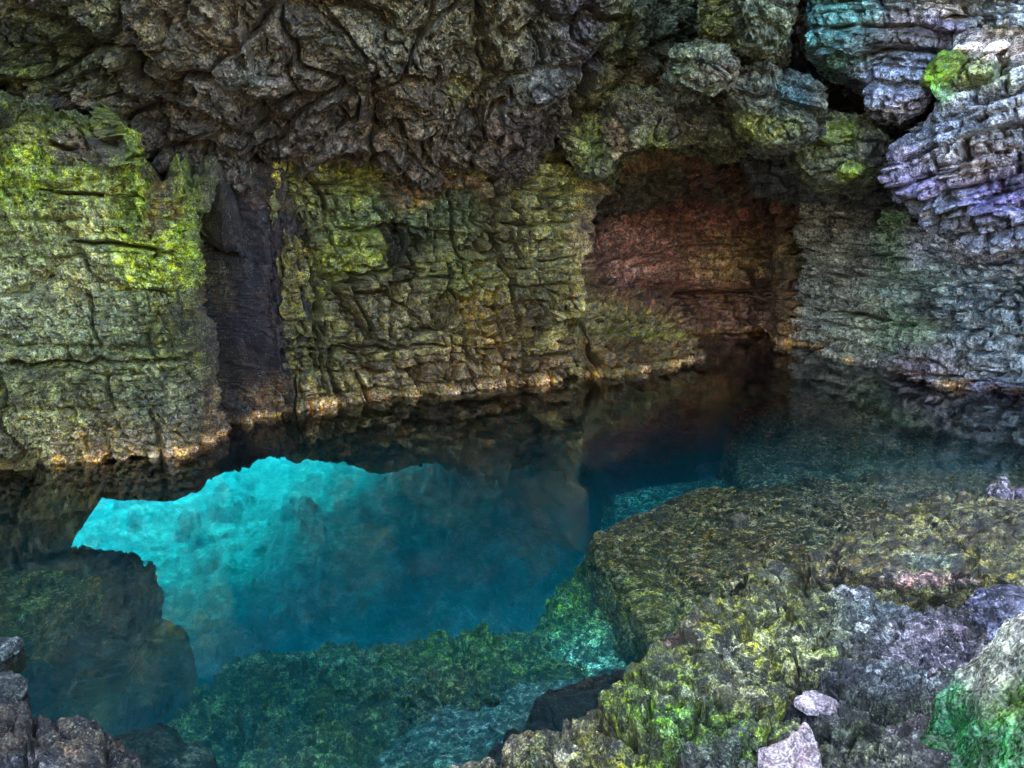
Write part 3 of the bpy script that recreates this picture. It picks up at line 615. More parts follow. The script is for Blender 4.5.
slab('dark_gap_block', [(546, 692), (600, 678), (655, 662), (690, 668), (680, 700), (600, 740), (520, 762), (500, 748), (528, 722)],
     -.12, -1.5, [(600, 684, 60, 8, (.13, .085, .05)), (600, 720, 60, 20, (.03, .05, .03), 2)],  # dark patch paints the shade of the gap before the green rock
     (.05, .05, .03), 'brown flat block painted dark for the gap below the pale turquoise slab', 'stone block', res=.009, bulge=-.03, style='block', seed=380, amp=.7, mat=M_sub, rnd=.05, side_sp=.03)

# emergent rocks on the right
slab('rock_slab', [(819, 553), (832, 538), (862, 522), (895, 508), (940, 497), (1000, 492), (1080, 495), (1110, 560), (1020, 585), (965, 570), (915, 578), (865, 570), (822, 566)],
     [.20, .22, .25, .26, .28, .3, .3, .36, .34, .30, .26, .24, .20], -.6,
     [(880, 530, 50, 20, (.26, .24, .09)), (980, 520, 50, 25, (.20, .18, .08)), (900, 560, 60, 12, (.22, .18, .08)), (925, 560, 20, 6, (.30, .42, .36), 2), (910, 577, 40, 4, (.50, .30, .30), 2), (1000, 560, 30, 15, (.24, .24, .07))],
     (.20, .18, .07), 'long low olive rock slab with pitted top, behind the purple rock', 'rock slab', res=.0085, bulge=.05, style='moss', seed=400, amp=.55, rnd=.06, wet=.55)
slab('rock_slab', [(758, 572), (770, 562), (800, 560), (822, 566), (870, 570), (915, 580), (965, 572), (1000, 580), (985, 612), (940, 606), (890, 600), (850, 596), (800, 600), (765, 596)],
     [.08, .10, .12, .12, .06, .04, .06, .16, .2, .08, .08, .12, .14, .10], -.5,
     [(800, 578, 35, 16, (.30, .32, .06)), (780, 575, 10, 10, (.30, .26, .26)), (890, 590, 50, 12, (.12, .10, .055), 2), (850, 590, 30, 10, (.26, .18, .12)), (950, 600, 30, 8, (.34, .30, .05))],
     (.18, .14, .06), 'brown wet trough of rock between the olive slab and the purple rock', 'rock slab', res=.0085, bulge=-.05, style='moss', seed=420, amp=.7, rnd=.06, wet=.7)
slab('mossy_boulder', [(690, 622), (702, 610), (730, 603), (760, 594), (810, 596), (860, 590), (930, 606), (975, 612), (982, 640), (966, 668), (900, 670), (850, 668), (800, 690), (735, 684), (694, 664)],
     [.22, .25, .28, .3, .34, .36, .36, .4, .42, .45, .42, .4, .36, .32, .24], -.5,
     [(730, 630, 35, 25, (.36, .36, .06)), (780, 620, 40, 20, (.34, .36, .10)), (790, 650, 50, 20, (.30, .34, .08)), (725, 645, 14, 12, (.40, .42, .46)), (790, 638, 25, 8, (.50, .55, .44)), (870, 630, 40, 30, (.22, .24, .26)), (930, 630, 40, 20, (.22, .18, .27), 2), (930, 655, 40, 12, (.28, .25, .36), 2), (880, 610, 30, 10, (.20, .30, .32)), (860, 590, 20, 8, (.5, .5, .6)), (800, 668, 60, 8, (.26, .26, .14)), (690, 640, 8, 20, (.45, .35, .28))],
     (.24, .24, .10), 'large mossy rock with yellow green left half and purple right half', 'boulder', res=.0065, bulge=.06, style='moss', seed=440, amp=1.1, rnd=.08, wet=.6, side_sp=.05)
slab('small_rock', [(668, 640), (680, 632), (692, 640), (694, 664), (684, 672), (667, 666)], .12, -.4,
     [(680, 650, 20, 20, (.42, .26, .20))], (.3, .2, .14), 'small upright pinkish brown stone wedged beside the mossy rock', 'stone', res=.006, bulge=.02, style='block', seed=455, amp=.4, rnd=.03, side_sp=.01)
slab('mossy_boulder', [(555, 742), (575, 722), (592, 710), (628, 700), (650, 676), (690, 664), (730, 678), (770, 700), (790, 740), (800, 800), (740, 860), (580, 860), (540, 790)],
     [.2, .24, .28, .3, .34, .36, .4, .42, .42, .45, .5, .4, .25], -.5,
     [(660, 690, 35, 14, (.24, .34, .03), 2), (665, 715, 30, 16, (.14, .34, .02), 2), (700, 750, 40, 20, (.16, .34, .04)), (600, 740, 40, 20, (.32, .30, .10)), (730, 690, 30, 14, (.34, .34, .16)), (640, 740, 30, 15, (.22, .30, .06)), (680, 697, 30, 5, (.6, .55, .55)), (720, 765, 40, 15, (.2, .3, .06)), (560, 745, 14, 20, (.4, .38, .26))],
     (.22, .26, .06), 'bright green mossy rock at the bottom, left of the grey striped rock', 'boulder', res=.006, bulge=.05, style='moss', seed=470, amp=1.15, rnd=.08, wet=.45, side_sp=.04)
slab('low_rock', [(415, 775), (440, 756), (484, 745), (520, 750), (560, 746), (580, 780), (560, 850), (420, 850)], [.06, .08, .1, .1, .12, .12, .12, .06], -.5,
     [(480, 750, 40, 8, (.40, .36, .26)), (540, 756, 30, 10, (.22, .20, .05))], (.2, .18, .08), 'low brown rock rim at the bottom edge, left of the bright green rock', 'rock', res=.006, bulge=.02, style='moss', seed=490, amp=.7, rnd=.05, side_sp=.03)
slab('grey_rock', [(700, 728), (716, 704), (760, 692), (800, 700), (850, 668), (900, 672), (940, 690), (945, 730), (920, 800), (860, 860), (720, 860), (700, 780)],
     [.42, .42, .42, .42, .42, .44, .5, .55, .6, .6, .55, .46], -.4,
     [(760, 700, 50, 10, (.34, .26, .34)), (740, 730, 40, 20, (.13, .18, .10)), (860, 690, 40, 14, (.16, .18, .18)), (860, 720, 30, 20, (.12, .16, .07)), (820, 740, 30, 20, (.15, .17, .13)), (800, 712, 40, 10, (.16, .12, .20)), (750, 722, 16, 6, (.4, .36, .42)), (890, 680, 40, 10, (.2, .24, .30))],
     (.15, .17, .13), 'dark grey green hollowed rock around the pinkish white stones', 'boulder', res=.006, bulge=-.04, style='moss', seed=510, amp=1., rnd=.06, wet=.6, side_sp=.04)
slab('striped_rock', [(876, 728), (884, 712), (910, 700), (938, 708), (952, 730), (960, 780), (920, 830), (870, 800)], [.62, .66, .68, .68, .66, .7, .7, .6], -.2,
     [(900, 720, 30, 10, (.5, .44, .5)), (920, 745, 20, 16, (.10, .10, .10)), (895, 756, 20, 12, (.36, .40, .34))], (.20, .21, .19), 'rounded dark rock with pale stripes beside the shiny green boulder', 'boulder', res=.005, bulge=.04, style='moss', seed=530, amp=.8, rnd=.05, side_sp=.04)
slab('green_boulder', [(960, 734), (966, 710), (980, 678), (998, 648), (1018, 618), (1038, 600), (1100, 600), (1120, 700), (1100, 820), (1020, 850), (960, 800)],
     [.72, .78, .82, .88, .95, 1.0, 1.05, 1.0, .95, .85, .75], 0,
     [(985, 660, 26, 30, (.62, .66, .60), 2), (1010, 620, 14, 18, (.66, .68, .64), 2), (960, 715, 25, 25, (.04, .26, .10), 2), (990, 740, 30, 20, (.06, .24, .09)), (1008, 700, 20, 20, (.16, .34, .06)), (950, 690, 10, 10, (.05, .30, .14))],
     (.06, .19, .09), 'smooth shiny green boulder with white speckled top in the bottom right corner', 'boulder', res=.006, bulge=.04, style='smooth', seed=550, amp=1.0, rnd=.10, wet=.9, mat=M_shine, side_sp=.05)
slab('quartz_stone', [(762, 750), (786, 744), (796, 732), (804, 727), (814, 742), (820, 760), (812, 795), (765, 795)], [.45, .46, .49, .51, .48, .47, .45, .45], .3,
     [], (1.0, .84, 1.0), 'pointed pinkish white stone at the bottom beside the green moss', 'white stone', res=.005, bulge=.0, style='block', seed=560, amp=.6, mat=M_quartz, rnd=.008, side_sp=.01, group=None)
slab('quartz_stone', [(800, 700), (812, 692), (828, 691), (838, 697), (830, 705), (812, 707)], .44, .41, [], (1.0, .86, 1.02), 'flat pinkish white stone lying on top of the dark grey hollowed rock', 'white stone', res=.005, bulge=.01, style='block', seed=563, amp=.5, mat=M_quartz, rnd=.008, side_sp=.01)
slab('quartz_stone', [(732, 517), (738, 514), (746, 516), (745, 519), (736, 520)], -.02, -.10, [], (1.3, 1.2, 1.0), 'tiny white pebble alone on the brown algae shelf', 'pebble', res=.006, bulge=.012, style='smooth', seed=566, amp=.2, mat=M_quartz, rnd=.01, side_sp=.01)
slab('purple_rock', [(978, 596), (984, 584), (1005, 578), (1040, 582), (1050, 610), (1010, 616), (980, 612)], [.42, .44, .46, .46, .46, .44, .42], 0,
     [], (.20, .21, .36), 'blue violet stone above the shiny green boulder', 'stone', res=.006, bulge=.03, style='block', seed=570, amp=.6, rnd=.04, side_sp=.02, wet=.7)
for i, (x, y, r_, lab) in enumerate([(1002, 484, 10, 'pale lilac stone on top of the little pile at the right water edge'), (1000, 500, 9, 'dark lilac stone at the foot of the little pile at the right water edge'), (1020, 494, 12, 'rightmost lilac stone of the little pile at the right water edge')]):
    a = np.linspace(0, 6.283, 8)[:-1]
    slab('small_stone', [(x + r_ * math.cos(t) * (1 + .2 * math.sin(3 * t + i)), y + r_ * .6 * math.sin(t)) for t in a], .12 + .08 * (i == 0), -.2, [], [(.55, .48, .62), (.30, .26, .38), (.4, .34, .5)][i], lab, 'stone', res=.012, bulge=.05, style='block', seed=580 + i, amp=.6, rnd=.04, side_sp=.02, group='stones piled at the right water edge')

# rocks on the left
slab('dark_rock', [(-60, 745), (0, 718), (30, 702), (84, 704), (100, 722), (118, 764), (120, 830), (-60, 850)], [.15, .2, .24, .24, .2, .15, .15, .15], -1.6,
     [(50, 705, 60, 6, (.22, .18, .12)), (60, 740, 40, 20, (.09, .07, .045)), (30, 760, 20, 8, (.14, .15, .2))], (.05, .043, .028), 'dark pitted brown rock in the bottom left corner', 'boulder', res=.0065, bulge=.03, style='moss', seed=600, amp=.9, rnd=.06, side_sp=.05)
slab('submerged_boulder', [(108, 742), (130, 734), (160, 738), (168, 756), (160, 800), (110, 800)], -.3, -2.4, [], (.10, .11, .07), 'brown boulder just under water beside the bottom left rock', 'boulder', res=.01, bulge=.04, style='smooth', seed=610, amp=1.2, mat=M_sub)
slab('submerged_stone', [(168, 752), (176, 748), (184, 752), (182, 764), (170, 766)], -.3, -1.2, [], (.26, .26, .18), 'small tan stone under water right of the brown boulder', 'stone', res=.012, bulge=.03, style='smooth', seed=612, amp=.6, mat=M_sub)
slab('grey_slab', [(-14, 644), (-5, 638), (8, 635), (18, 636), (8, 643), (-5, 650)], .06, -.1, [], (.11, .14, .14), 'upper of two small pale grey stones at the left edge', 'stone', res=.009, bulge=.0, style='block', seed=620, amp=.4, rnd=.03, side_sp=.0, group='small grey stones at the left edge')
slab('grey_slab', [(-14, 682), (-5, 675), (8, 669), (22, 673), (18, 679), (2, 686)], .08, -.1, [], (.12, .13, .12), 'lower of two small pale grey stones at the left edge', 'stone', res=.009, bulge=.0, style='block', seed=624, amp=.4, rnd=.03, side_sp=.0, group='small grey stones at the left edge')
slab('submerged_slab', [(-80, 575), (0, 566), (60, 568), (92, 574), (60, 592), (20, 614), (-60, 640)], [-.28] * 7, -2.6, [(50, 580, 60, 14, (.07, .11, .03))], (.05, .08, .03), 'flat green topped slab under water at the left edge', 'rock slab', res=.01, bulge=.0, style='sub', seed=630, amp=.6, mat=M_sub, rnd=.05, side_sp=.1)
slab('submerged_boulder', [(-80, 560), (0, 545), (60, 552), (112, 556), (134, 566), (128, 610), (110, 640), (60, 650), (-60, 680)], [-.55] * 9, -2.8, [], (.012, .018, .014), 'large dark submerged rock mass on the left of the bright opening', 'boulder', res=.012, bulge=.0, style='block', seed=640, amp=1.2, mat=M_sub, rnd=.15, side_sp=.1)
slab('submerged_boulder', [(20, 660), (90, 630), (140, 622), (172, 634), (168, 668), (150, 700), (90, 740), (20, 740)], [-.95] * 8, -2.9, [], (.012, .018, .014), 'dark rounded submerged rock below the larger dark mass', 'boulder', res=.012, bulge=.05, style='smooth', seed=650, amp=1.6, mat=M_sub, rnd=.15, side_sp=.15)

# far side shallow shelf under water in front of the right wall
slab('submerged_shelf', [(742, 430), (752, 408), (790, 392), (860, 398), (940, 412), (1060, 430), (1150, 470), (1150, 520), (960, 500), (860, 490), (780, 490), (748, 470)],
     -.32, -2.6, [(800, 440, 60, 40, (.13, .13, .09)), (820, 415, 60, 10, (.34, .30, .22)), (850, 460, 80, 30, (.26, .23, .16))], (.20, .19, .14), 'dim brown stone shelf under water in front of the right wall', 'rock ledge', res=.013, bulge=.0, style='sub', seed=660, amp=.7, mat=M_sub, rnd=.15, side_sp=.3)
slab('submerged_ledge', [(612, 500), (640, 490), (690, 484), (730, 482), (740, 500), (690, 512), (630, 516)], -.7, -2.8, [], (.16, .42, .38), 'teal submerged ledge in front of the dark blue underwater hollow', 'rock ledge', res=.012, bulge=.05, style='sub', seed=670, amp=.6, mat=M_sub)
print('slabs', time.time() - T0)

SURF = {}
def moss_on(o, x, y, pts, seed, name='moss_patch', base=(.30, .50, .05), mat=None):
    V = SURF[o.name]; a, b = proj(V); k = (np.abs(a - x) < 7) & (np.abs(b - y) < 7); r = np.percentile(np.hypot(V[k, 0], V[k, 1]), 4) - .07
    crag(name, [(x + u, y + v) for u, v in pts], r + .01, .30, base, [], None, None, style='lump', seed=seed, res=.011, amp=.4, mat=mat or M_moss, bulge=.06, wet=.2, parent=o)
# ---- overhanging blocks top right ------------------------------------------
def crag(name, out, r, depth, base, anch, label, cat, style='layers', seed=0, res=.012, amp=1., mat=None, group=None, tilt=0., bulge=.25, wet=.4, lean=0., parent=None):
    """a block that juts from the wall: outline measured on a standing plane at plan distance r (number or list), body going back by depth"""
    out = np.array(out, float); rr_ = np.broadcast_to(np.asarray(r, float), (len(out),))
    O = at_r(out[:, 0], out[:, 1], rr_)
    per = np.linalg.norm(np.diff(np.vstack([O, O[:1]]), axis=0), axis=1).sum(); n = max(60, int(per / res))
    O = resample(O, n, True, sm=max(2, int(.05 / res))); cen = O.mean(0)
    fr = -cen.copy(); fr[2] = 0; fr /= np.linalg.norm(fr)
    ra = np.linalg.norm(O - cen, axis=1).mean(); k1 = int(ra / res); f = np.linspace(0, 1, k1)
    front = cen + (O - cen)[None] * f[:, None, None] + fr * (bulge * (1 - f ** 2))[:, None, None]
    k2 = int(depth / res * .6); g = np.linspace(0, 1, k2 + 1)[1:]
    side = O[None] - fr * (depth * g)[:, None, None] + (O - cen)[None] * (.06 * np.sin(g * math.pi / 2))[:, None, None]
    P = np.concatenate([front, side], 0)
    for _ in range(6): P[1:-1] = (P[:-2] + 2 * P[1:-1] + P[2:]) / 4
    p = P.reshape(-1, 3).astype(F)
    w = p + .12 * np.stack([fbm(p, 1.5, seed + 1, 3), fbm(p, 1.5, seed + 2, 3), fbm(p, 1.5, seed + 3, 3)], -1)
    crease = lambda f1, f2, e: np.exp(-((f2 - f1) / e) ** 2)
    if style == 'layers':
        az = -math.atan2(cen[0], cen[1]); v, t, db, dj = blocks(p, (.5, .9, .8), seed, az, .9, .1, (tilt, 0)); d = .20 * v
        def fine(p):
            w = p + .03 * np.stack([fbm(p, 3, seed + 1, 2), fbm(p, 3, seed + 2, 2), fbm(p, 3, seed + 3, 2)], -1)
            return jointed(w, seed + 5, [((.20, .42, .45), .15, .20, .024), ((.085, .17, .18), .045, .07, .015), ((.035, .08, .08), .012, .01, .007)], az - .15, (tilt, 0.), 1., .25) + pits(p, seed + 9, .012)
    else:
        f1, f2, v, _ = wor(w, 1.8, seed + 4, 1.8); d = .05 * v + .05 * (.6 - f1)
        v, t, db, dj = blocks(p, (.45, .6, .6), seed, .4, 1.2, .2, (.3, .2)); d += .20 * v
        def fine(p):
            w = p + .10 * np.stack([fbm(p, 2, seed + 1, 2), fbm(p, 2, seed + 2, 2), fbm(p, 2, seed + 3, 2)], -1)
            return jointed(w, seed + 5, [((.24, .32, .3), .07, .07, .016), ((.10, .14, .13), .028, .03, .011), ((.04, .06, .06), .009, .008, .007)], .7, (.3, .2), 1., .8) + pits(p, seed + 9, .022)
    d = (amp * d).reshape(P.shape[:2]); d[:3] = d[3].mean()
    nr = normals(P, True)
    fl = (nr[k1 // 2] @ fr).mean() < 0
    PP = relief(P, d, lambda q: (amp * fine(q.reshape(-1, 3).astype(F))).reshape(q.shape[:2]), True, -1 if fl else 1, 24, fr); Q = grid_faces(P.shape[0], n, True)
    if fl: Q = Q[:, ::-1]
    col = np.array([1.06, 1., .88], F) * (.27 if parent is not None else .31 if style == 'layers' else .17) * paint(PP, base, anch, 10, seed + 30) * TONE['t'][:, None]; V = PP.reshape(-1, 3)
    o = link_mesh(name, V, Q, mat or M_blue, parent, col, np.full(len(V), wet) + .25 * fbm(p, 4, seed + 12, 3)); SURF[o.name] = V
    return o if parent is not None else tag(o, label, cat, group)
BL = (.24, .27, .42)
ro = crag('overhanging_rock', [(884, 175), (896, 150), (935, 110), (950, 60), (960, 38), (1010, 30), (1090, 20), (1180, 40), (1180, 250), (1090, 262), (1020, 258), (975, 250), (915, 214), (893, 196)], [7.5] * 14, 2.4,
     (.26, .27, .36), [(940, 70, 14, 14, (.16, .46, .03), 3), (975, 75, 25, 12, (.30, .33, .10)), (1000, 48, 14, 8, (.8, .7, .75), 2), (1010, 52, 12, 6, (.8, .7, .75)), (900, 165, 20, 12, (.36, .32, .50)), (960, 130, 40, 20, (.26, .30, .42)), (980, 160, 30, 15, (.34, .26, .24)), (920, 185, 24, 8, (.32, .26, .48)), (1000, 190, 25, 20, (.22, .18, .44)), (990, 110, 30, 20, (.34, .35, .40)), (1005, 25, 12, 18, (.36, .33, .24))],
     'big grey layered rock tinted with painted blue skylight, jutting out at top right, with bright moss spot', 'rock outcrop', tilt=-.42, seed=700, wet=.5)
moss_on(ro, 938, 70, [(-14, 10), (-8, -4), (2, -14), (14, -16), (24, -10), (14, -2), (6, 6), (-2, 12)], 704)
moss_on(ro, 960, 48, [(-10, 2), (-4, -5), (8, -4), (12, 1), (2, 4)], 706, 'pale_block', (2.4, 2.1, 2.3), M_blue)
moss_on(ro, 998, 46, [(-14, 4), (-6, -4), (6, -6), (12, -2), (2, 3), (-8, 7)], 707, 'pale_block', (2.4, 2.1, 2.3), M_blue)
crag('overhanging_rock', [(808, -10), (812, 40), (822, 62), (862, 84), (866, 112), (900, 120), (922, 108), (944, 60), (960, 40), (1080, 34), (1080, -60), (806, -60)], [7.8] * 12, 2.0,
     (.24, .28, .34), [(830, 30, 30, 30, (.12, .36, .38), 2), (820, 60, 20, 10, (.22, .36, .36)), (880, 40, 50, 8, (.10, .08, .08), 2), (900, 25, 50, 12, (.26, .23, .28)), (945, 28, 18, 10, (.26, .22, .42)), (890, 75, 30, 20, (.22, .26, .40), 1.5), (905, 105, 30, 10, (.30, .28, .40)), (950, 10, 20, 8, (.45, .40, .38))],
     'turquoise rock block with painted blue skylight at the top, left of the bright moss spot', 'rock outcrop', tilt=.15, seed=720, wet=.5, bulge=.2)
crag('roof_boulder', [(708, -30), (706, 22), (720, 38), (748, 46), (772, 44), (790, 28), (792, -30)], 6.9, 1.6, (.16, .17, .11), [(720, 20, 14, 20, (.18, .22, .05)), (770, 20, 20, 20, (.14, .18, .12))],
     'rounded olive rock hanging from the roof right of centre, above the other one', 'hanging rock', style='lump', seed=740, mat=M_ceil, bulge=.12, amp=1.1, group='rounded rocks hanging from the roof')
crag('roof_boulder', [(668, 60), (676, 42), (700, 36), (728, 42), (743, 60), (738, 80), (716, 90), (690, 84), (672, 78)], 6.8, 1.4, (.14, .15, .10), [(690, 55, 14, 14, (.16, .19, .10)), (730, 75, 20, 8, (.20, .18, .14))],
     'rounded grey green rock hanging from the roof, just below the topmost one', 'hanging rock', style='lump', seed=745, mat=M_ceil, bulge=.12, amp=1.1, group='rounded rocks hanging from the roof')
crag('roof_boulder', [(742, 75), (770, 66), (800, 74), (822, 96), (818, 130), (790, 142), (760, 140), (740, 118), (728, 96)], 7.6, 1.4, (.15, .16, .13), [(798, 90, 12, 14, (.08, .18, .22), 2), (760, 126, 20, 10, (.34, .38, .08))],
     'dark broad boulder set in the roof left of the black hole', 'boulder', style='lump', seed=750, mat=M_ceil, bulge=.15)
mr_ = crag('mossy_rock', [(792, 120), (830, 112), (862, 118), (884, 140), (886, 165), (860, 184), (820, 182), (796, 165), (780, 146)], 8.2, 1.2, (.17, .18, .10), [(845, 132, 14, 9, (.32, .42, .10), 1.2), (812, 134, 10, 6, (.20, .25, .08)), (852, 170, 9, 5, (.34, .46, .06), 1.5), (875, 150, 12, 20, (.10, .09, .07))],
     'dark boulder with yellow green moss patches below the black hole', 'boulder', style='lump', seed=755, mat=M_ceil, bulge=.25)
moss_on(mr_, 838, 130, [(-20, 6), (-12, -6), (2, -10), (14, -6), (20, 2), (10, 10), (-6, 12)], 757, base=(.34, .44, .10))
moss_on(mr_, 850, 170, [(-16, 2), (-8, -6), (6, -7), (16, -2), (12, 5), (-6, 7)], 758, base=(.36, .48, .08))
crag('roof_boulder', [(560, 120), (590, 98), (640, 86), (690, 82), (735, 90), (756, 110), (752, 140), (722, 150), (700, 140), (650, 138), (622, 152), (604, 176), (582, 176), (562, 150)], 8.6, 1.2, (.22, .22, .12), [(585, 140, 9, 18, (.30, .36, .08), 1), (612, 140, 10, 10, (.40, .28, .18)), (655, 140, 8, 14, (.32, .38, .06)), (680, 120, 40, 20, (.24, .22, .16)), (725, 150, 30, 10, (.24, .26, .12))],
     'knobbly grey rock brow hanging over the red alcove', 'rock brow', style='lump', seed=760, mat=M_ceil, bulge=.15, amp=1.1)
crag('rock_backing', [(700, -80), (700, 60), (760, 190), (900, 200), (1100, 200), (1150, -80)], 9.6, .8, (.10, .10, .10), [(770, 60, 40, 20, (.03, .06, .12), 2)],
     'shadowed rock behind the gaps between the top right blocks', 'rock', style='lump', seed=770, mat=M_ceil, bulge=.1, amp=1.)
print('crags', time.time() - T0)

def massif():  # unseen rock shell added behind the walls to stop sun leaks
    pl = plan_between(-110, 1130); q = resample(np.vstack([pl, RIGHT_EXT]), 240, sm=10); qx = proj(np.c_[q, 0 * q[:, 0]])[0]
    dr = np.gradient(q, axis=0); dr /= np.linalg.norm(dr, axis=1)[:, None]; bk = blur(np.stack([-dr[:, 1], dr[:, 0]], 1)[:, None], 1)[:, 0]
    prof = [(3.2, -.8), (3.2, 2), (3.1, 4), (2.2, 7), (1.0, 9.5), (3.0, 10), (4.4, 7), (4.6, 3), (4.6, -.8)]
    dx = np.interp(qx, [330, 560], [-1.5, 0]); lo = np.interp(qx, [300, 360], [1.5, -.8])
    P = np.array([[(*(q[i] + bk[i] * (o + dx[i])), max(z, lo[i])) for i in range(len(q))] for o, z in resample(np.array(prof), 90)])
    p = P.reshape(-1, 3); P = P + (.35 * fbm(p, .6, 940, 4)).reshape(P.shape[:2])[..., None] * np.array([.3, .8, .3])
    o = link_mesh('sun_block_massif', P.reshape(-1, 3), grid_faces(*P.shape[:2]), M_ceil, None, np.full((len(p), 3), .12), np.full(len(p), .2))
    tag(o, 'unseen rock mass added behind the walls to block the sun', 'cliff', kind='structure')
massif()

# ------------------------------------------------------------------ pool floor / sea bed
def floor():
    # polar-ish plan grid, denser near the camera
    xs = np.linspace(-1.5, 1.5, 900); rr = np.geomspace(1.2, 45, 700)
    Y = rr[:, None] + 0 * xs[None]; X = xs[None] * Y * .9
    p = np.stack([X, Y, 0 * X], -1).reshape(-1, 3).astype(F)
    z = -2.35 + .12 * fbm(p, .5, 800, 3)
    # sloping up to the sea side
    out = sst(7., 14, p[:, 1] - .2 * p[:, 0])
    z += .35 * out
    near = sst(30, 14, p[:, 1])
    f1, f2, v, rid = wor(p * np.array([1, 1, 0], F) + .1 * fbm(p, 3, 801, 2)[:, None], 1.6, 802, 1.2); z += near * (rid > .45) * .45 * np.sqrt(np.clip(.25 - f1 ** 2, 0, 1)) * (.4 + rid)
    f1, f2, v, rid = wor(p, 4.2, 803, 1.2); z += near * .16 * np.sqrt(np.clip(.3 - f1 ** 2, 0, 1)) * (.3 + rid)
    f1, f2, v, rid2 = wor(p, 12, 804, 1.2); z += near * .05 * np.sqrt(np.clip(.3 - f1 ** 2, 0, 1))
    P = np.stack([X, Y, z.reshape(X.shape)], -1)
    col = np.array([.46, .50, .45], F)[None] * (.65 + .7 * rid[:, None]) * (1 + .3 * fbm(p, 5, 805, 3))[:, None]
    Q = grid_faces(*X.shape)
    o = link_mesh('pool_floor', P.reshape(-1, 3), Q, M_bed, None, col, np.full(len(p), .2))
    tag(o, 'stony pale floor of the pool running out under the rock to the sea', 'pool floor', kind='structure')
floor()

# ---- unseen ground added behind for sun bounce; its bank blocks low frontal light
def bounce_shore():
    xs = np.linspace(-40, 40, 400); ys = np.linspace(-60, .2, 300)
    X, Y = np.meshgrid(xs, ys); p = np.stack([X, Y, 0 * X], -1).reshape(-1, 3).astype(F)
    f1, f2, v, rid = wor(p, .5, 900, 1.); z = .35 + .25 * fbm(p, .2, 901, 4) + .2 * v - .5 * sst(-1.5, .2, p[:, 1]) + (5.5 - 1.8 * sst(-3, 5, p[:, 0])) * sst(-3.2, -6.5, p[:, 1] + .6 * fbm(p, .5, 903, 3))
    bank = sst(.9, 1.8, z)[:, None]; col = ((1 - bank) * np.array([.17, .145, .10], F) + bank * np.array([.035, .04, .02], F)) * (1 + .4 * fbm(p, 1, 902, 4))[:, None]  # bank coloured dark so it bounces little light into the cave
    o = link_mesh('bounce_shore', np.c_[p[:, 0], p[:, 1], z], grid_faces(*X.shape), M_wall, None, col, np.zeros(len(p)))
    tag(o, 'unseen limestone ground and bank added to bounce and block light', 'bounce_shore', kind='structure')
bounce_shore()

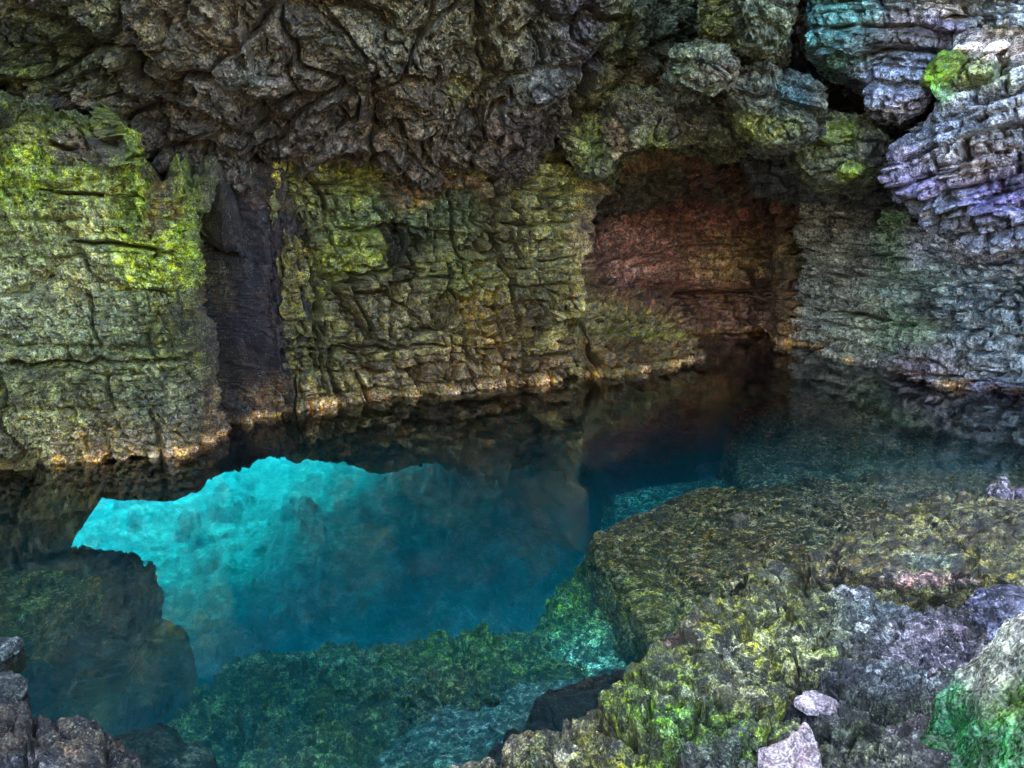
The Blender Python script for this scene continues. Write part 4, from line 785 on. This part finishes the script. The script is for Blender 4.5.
# ------------------------------------------------------------------ water
def water():
    m = bpy.data.materials.new('clear_water'); m.use_nodes = True; nt = m.node_tree; N, L = nt.nodes, nt.links
    for n in list(N): N.remove(n)
    out = N.new('ShaderNodeOutputMaterial')
    tr = N.new('ShaderNodeBsdfTransparent'); gl = N.new('ShaderNodeBsdfGlossy'); gl.inputs['Color'].default_value = (1, 1, 1, 1); gl.inputs['Roughness'].default_value = .02
    fr = N.new('ShaderNodeFresnel'); fr.inputs['IOR'].default_value = 1.8
    mx = N.new('ShaderNodeMixShader'); L.new(fr.outputs[0], mx.inputs[0]); L.new(tr.outputs[0], mx.inputs[1]); L.new(gl.outputs[0], mx.inputs[2]); L.new(mx.outputs[0], out.inputs['Surface'])
    geo = N.new('ShaderNodeNewGeometry'); nz = N.new('ShaderNodeTexNoise'); nz.inputs['Scale'].default_value = 9; nz.inputs['Detail'].default_value = 3
    L.new(geo.outputs['Position'], nz.inputs['Vector']); bp = N.new('ShaderNodeBump'); bp.inputs['Strength'].default_value = .06; bp.inputs['Distance'].default_value = .02
    L.new(nz.outputs[0], bp.inputs['Height']); L.new(bp.outputs[0], gl.inputs['Normal'])
    ab = N.new('ShaderNodeVolumeAbsorption'); ab.inputs['Color'].default_value = (.0, .945, .99, 1); ab.inputs['Density'].default_value = ABS
    sc = N.new('ShaderNodeVolumeScatter'); sc.inputs['Color'].default_value = (.0, .82, 1., 1); sc.inputs['Density'].default_value = SCT; sc.inputs['Anisotropy'].default_value = .3
    ad = N.new('ShaderNodeAddShader'); L.new(ab.outputs[0], ad.inputs[0]); L.new(sc.outputs[0], ad.inputs[1])
    L.new(ad.outputs[0] if SCT > 0 else ab.outputs[0], out.inputs['Volume'])
    x, y0, y1, zb = 40, -12, 44, -4.5
    V = [(-x, y0, 0), (x, y0, 0), (x, y1, 0), (-x, y1, 0), (-x, y0, zb), (x, y0, zb), (x, y1, zb), (-x, y1, zb)]
    Q = [(0, 1, 2, 3), (7, 6, 5, 4), (0, 4, 5, 1), (1, 5, 6, 2), (2, 6, 7, 3), (3, 7, 4, 0)]
    o = link_mesh('water', V, Q, m, smooth=False)
    tag(o, 'clear still turquoise pool water filling the cave', 'water', kind='structure')
ABS, SCT = .66, .19
water()

# ------------------------------------------------------------------ light, sky, camera
sc = bpy.context.scene
SUN_EL, SUN_AZ = math.radians(48), math.radians(-8)     # bearing from +Y towards +X
w = bpy.data.worlds.new('World'); sc.world = w; w.use_nodes = True
nt = w.node_tree; bg = nt.nodes['Background']; sky = nt.nodes.new('ShaderNodeTexSky'); sky.sky_type = 'NISHITA'; sky.sun_disc = False
sky.dust_density = 3; sky.ozone_density = .3; sky.sun_elevation = SUN_EL; sky.sun_rotation = SUN_AZ; nt.links.new(sky.outputs[0], bg.inputs[0]); bg.inputs[1].default_value = .15
sd = bpy.data.lights.new('sun', 'SUN'); sd.energy = 5; sd.angle = math.radians(.5); sd.color = (1, .96, .9)
so = bpy.data.objects.new('sun', sd); C.objects.link(so)
from mathutils import Vector
dv = Vector((math.sin(SUN_AZ) * math.cos(SUN_EL), math.cos(SUN_AZ) * math.cos(SUN_EL), math.sin(SUN_EL)))
so.rotation_euler = dv.to_track_quat('Z', 'Y').to_euler()
cd = bpy.data.cameras.new('camera'); cd.sensor_width = 36; cd.lens = FP * 36 / 1024; cd.clip_end = 500; cd.clip_start = .05
co = bpy.data.objects.new('camera', cd); C.objects.link(co); co.location = CAM; co.rotation_euler = (math.pi / 2 - PITCH, 0, 0); sc.camera = co
sc.view_settings.view_transform = 'Standard'; sc.view_settings.look = 'None'; sc.view_settings.exposure = 5.15; sc.view_settings.gamma = 1
cy = sc.cycles; cy.use_denoising = True; cy.max_bounces = 7; cy.diffuse_bounces = 3; cy.glossy_bounces = 3; cy.transmission_bounces = 2; cy.transparent_max_bounces = 8; cy.volume_bounces = 1
cy.use_adaptive_sampling = True; cy.adaptive_threshold = .02
print('done', time.time() - T0)
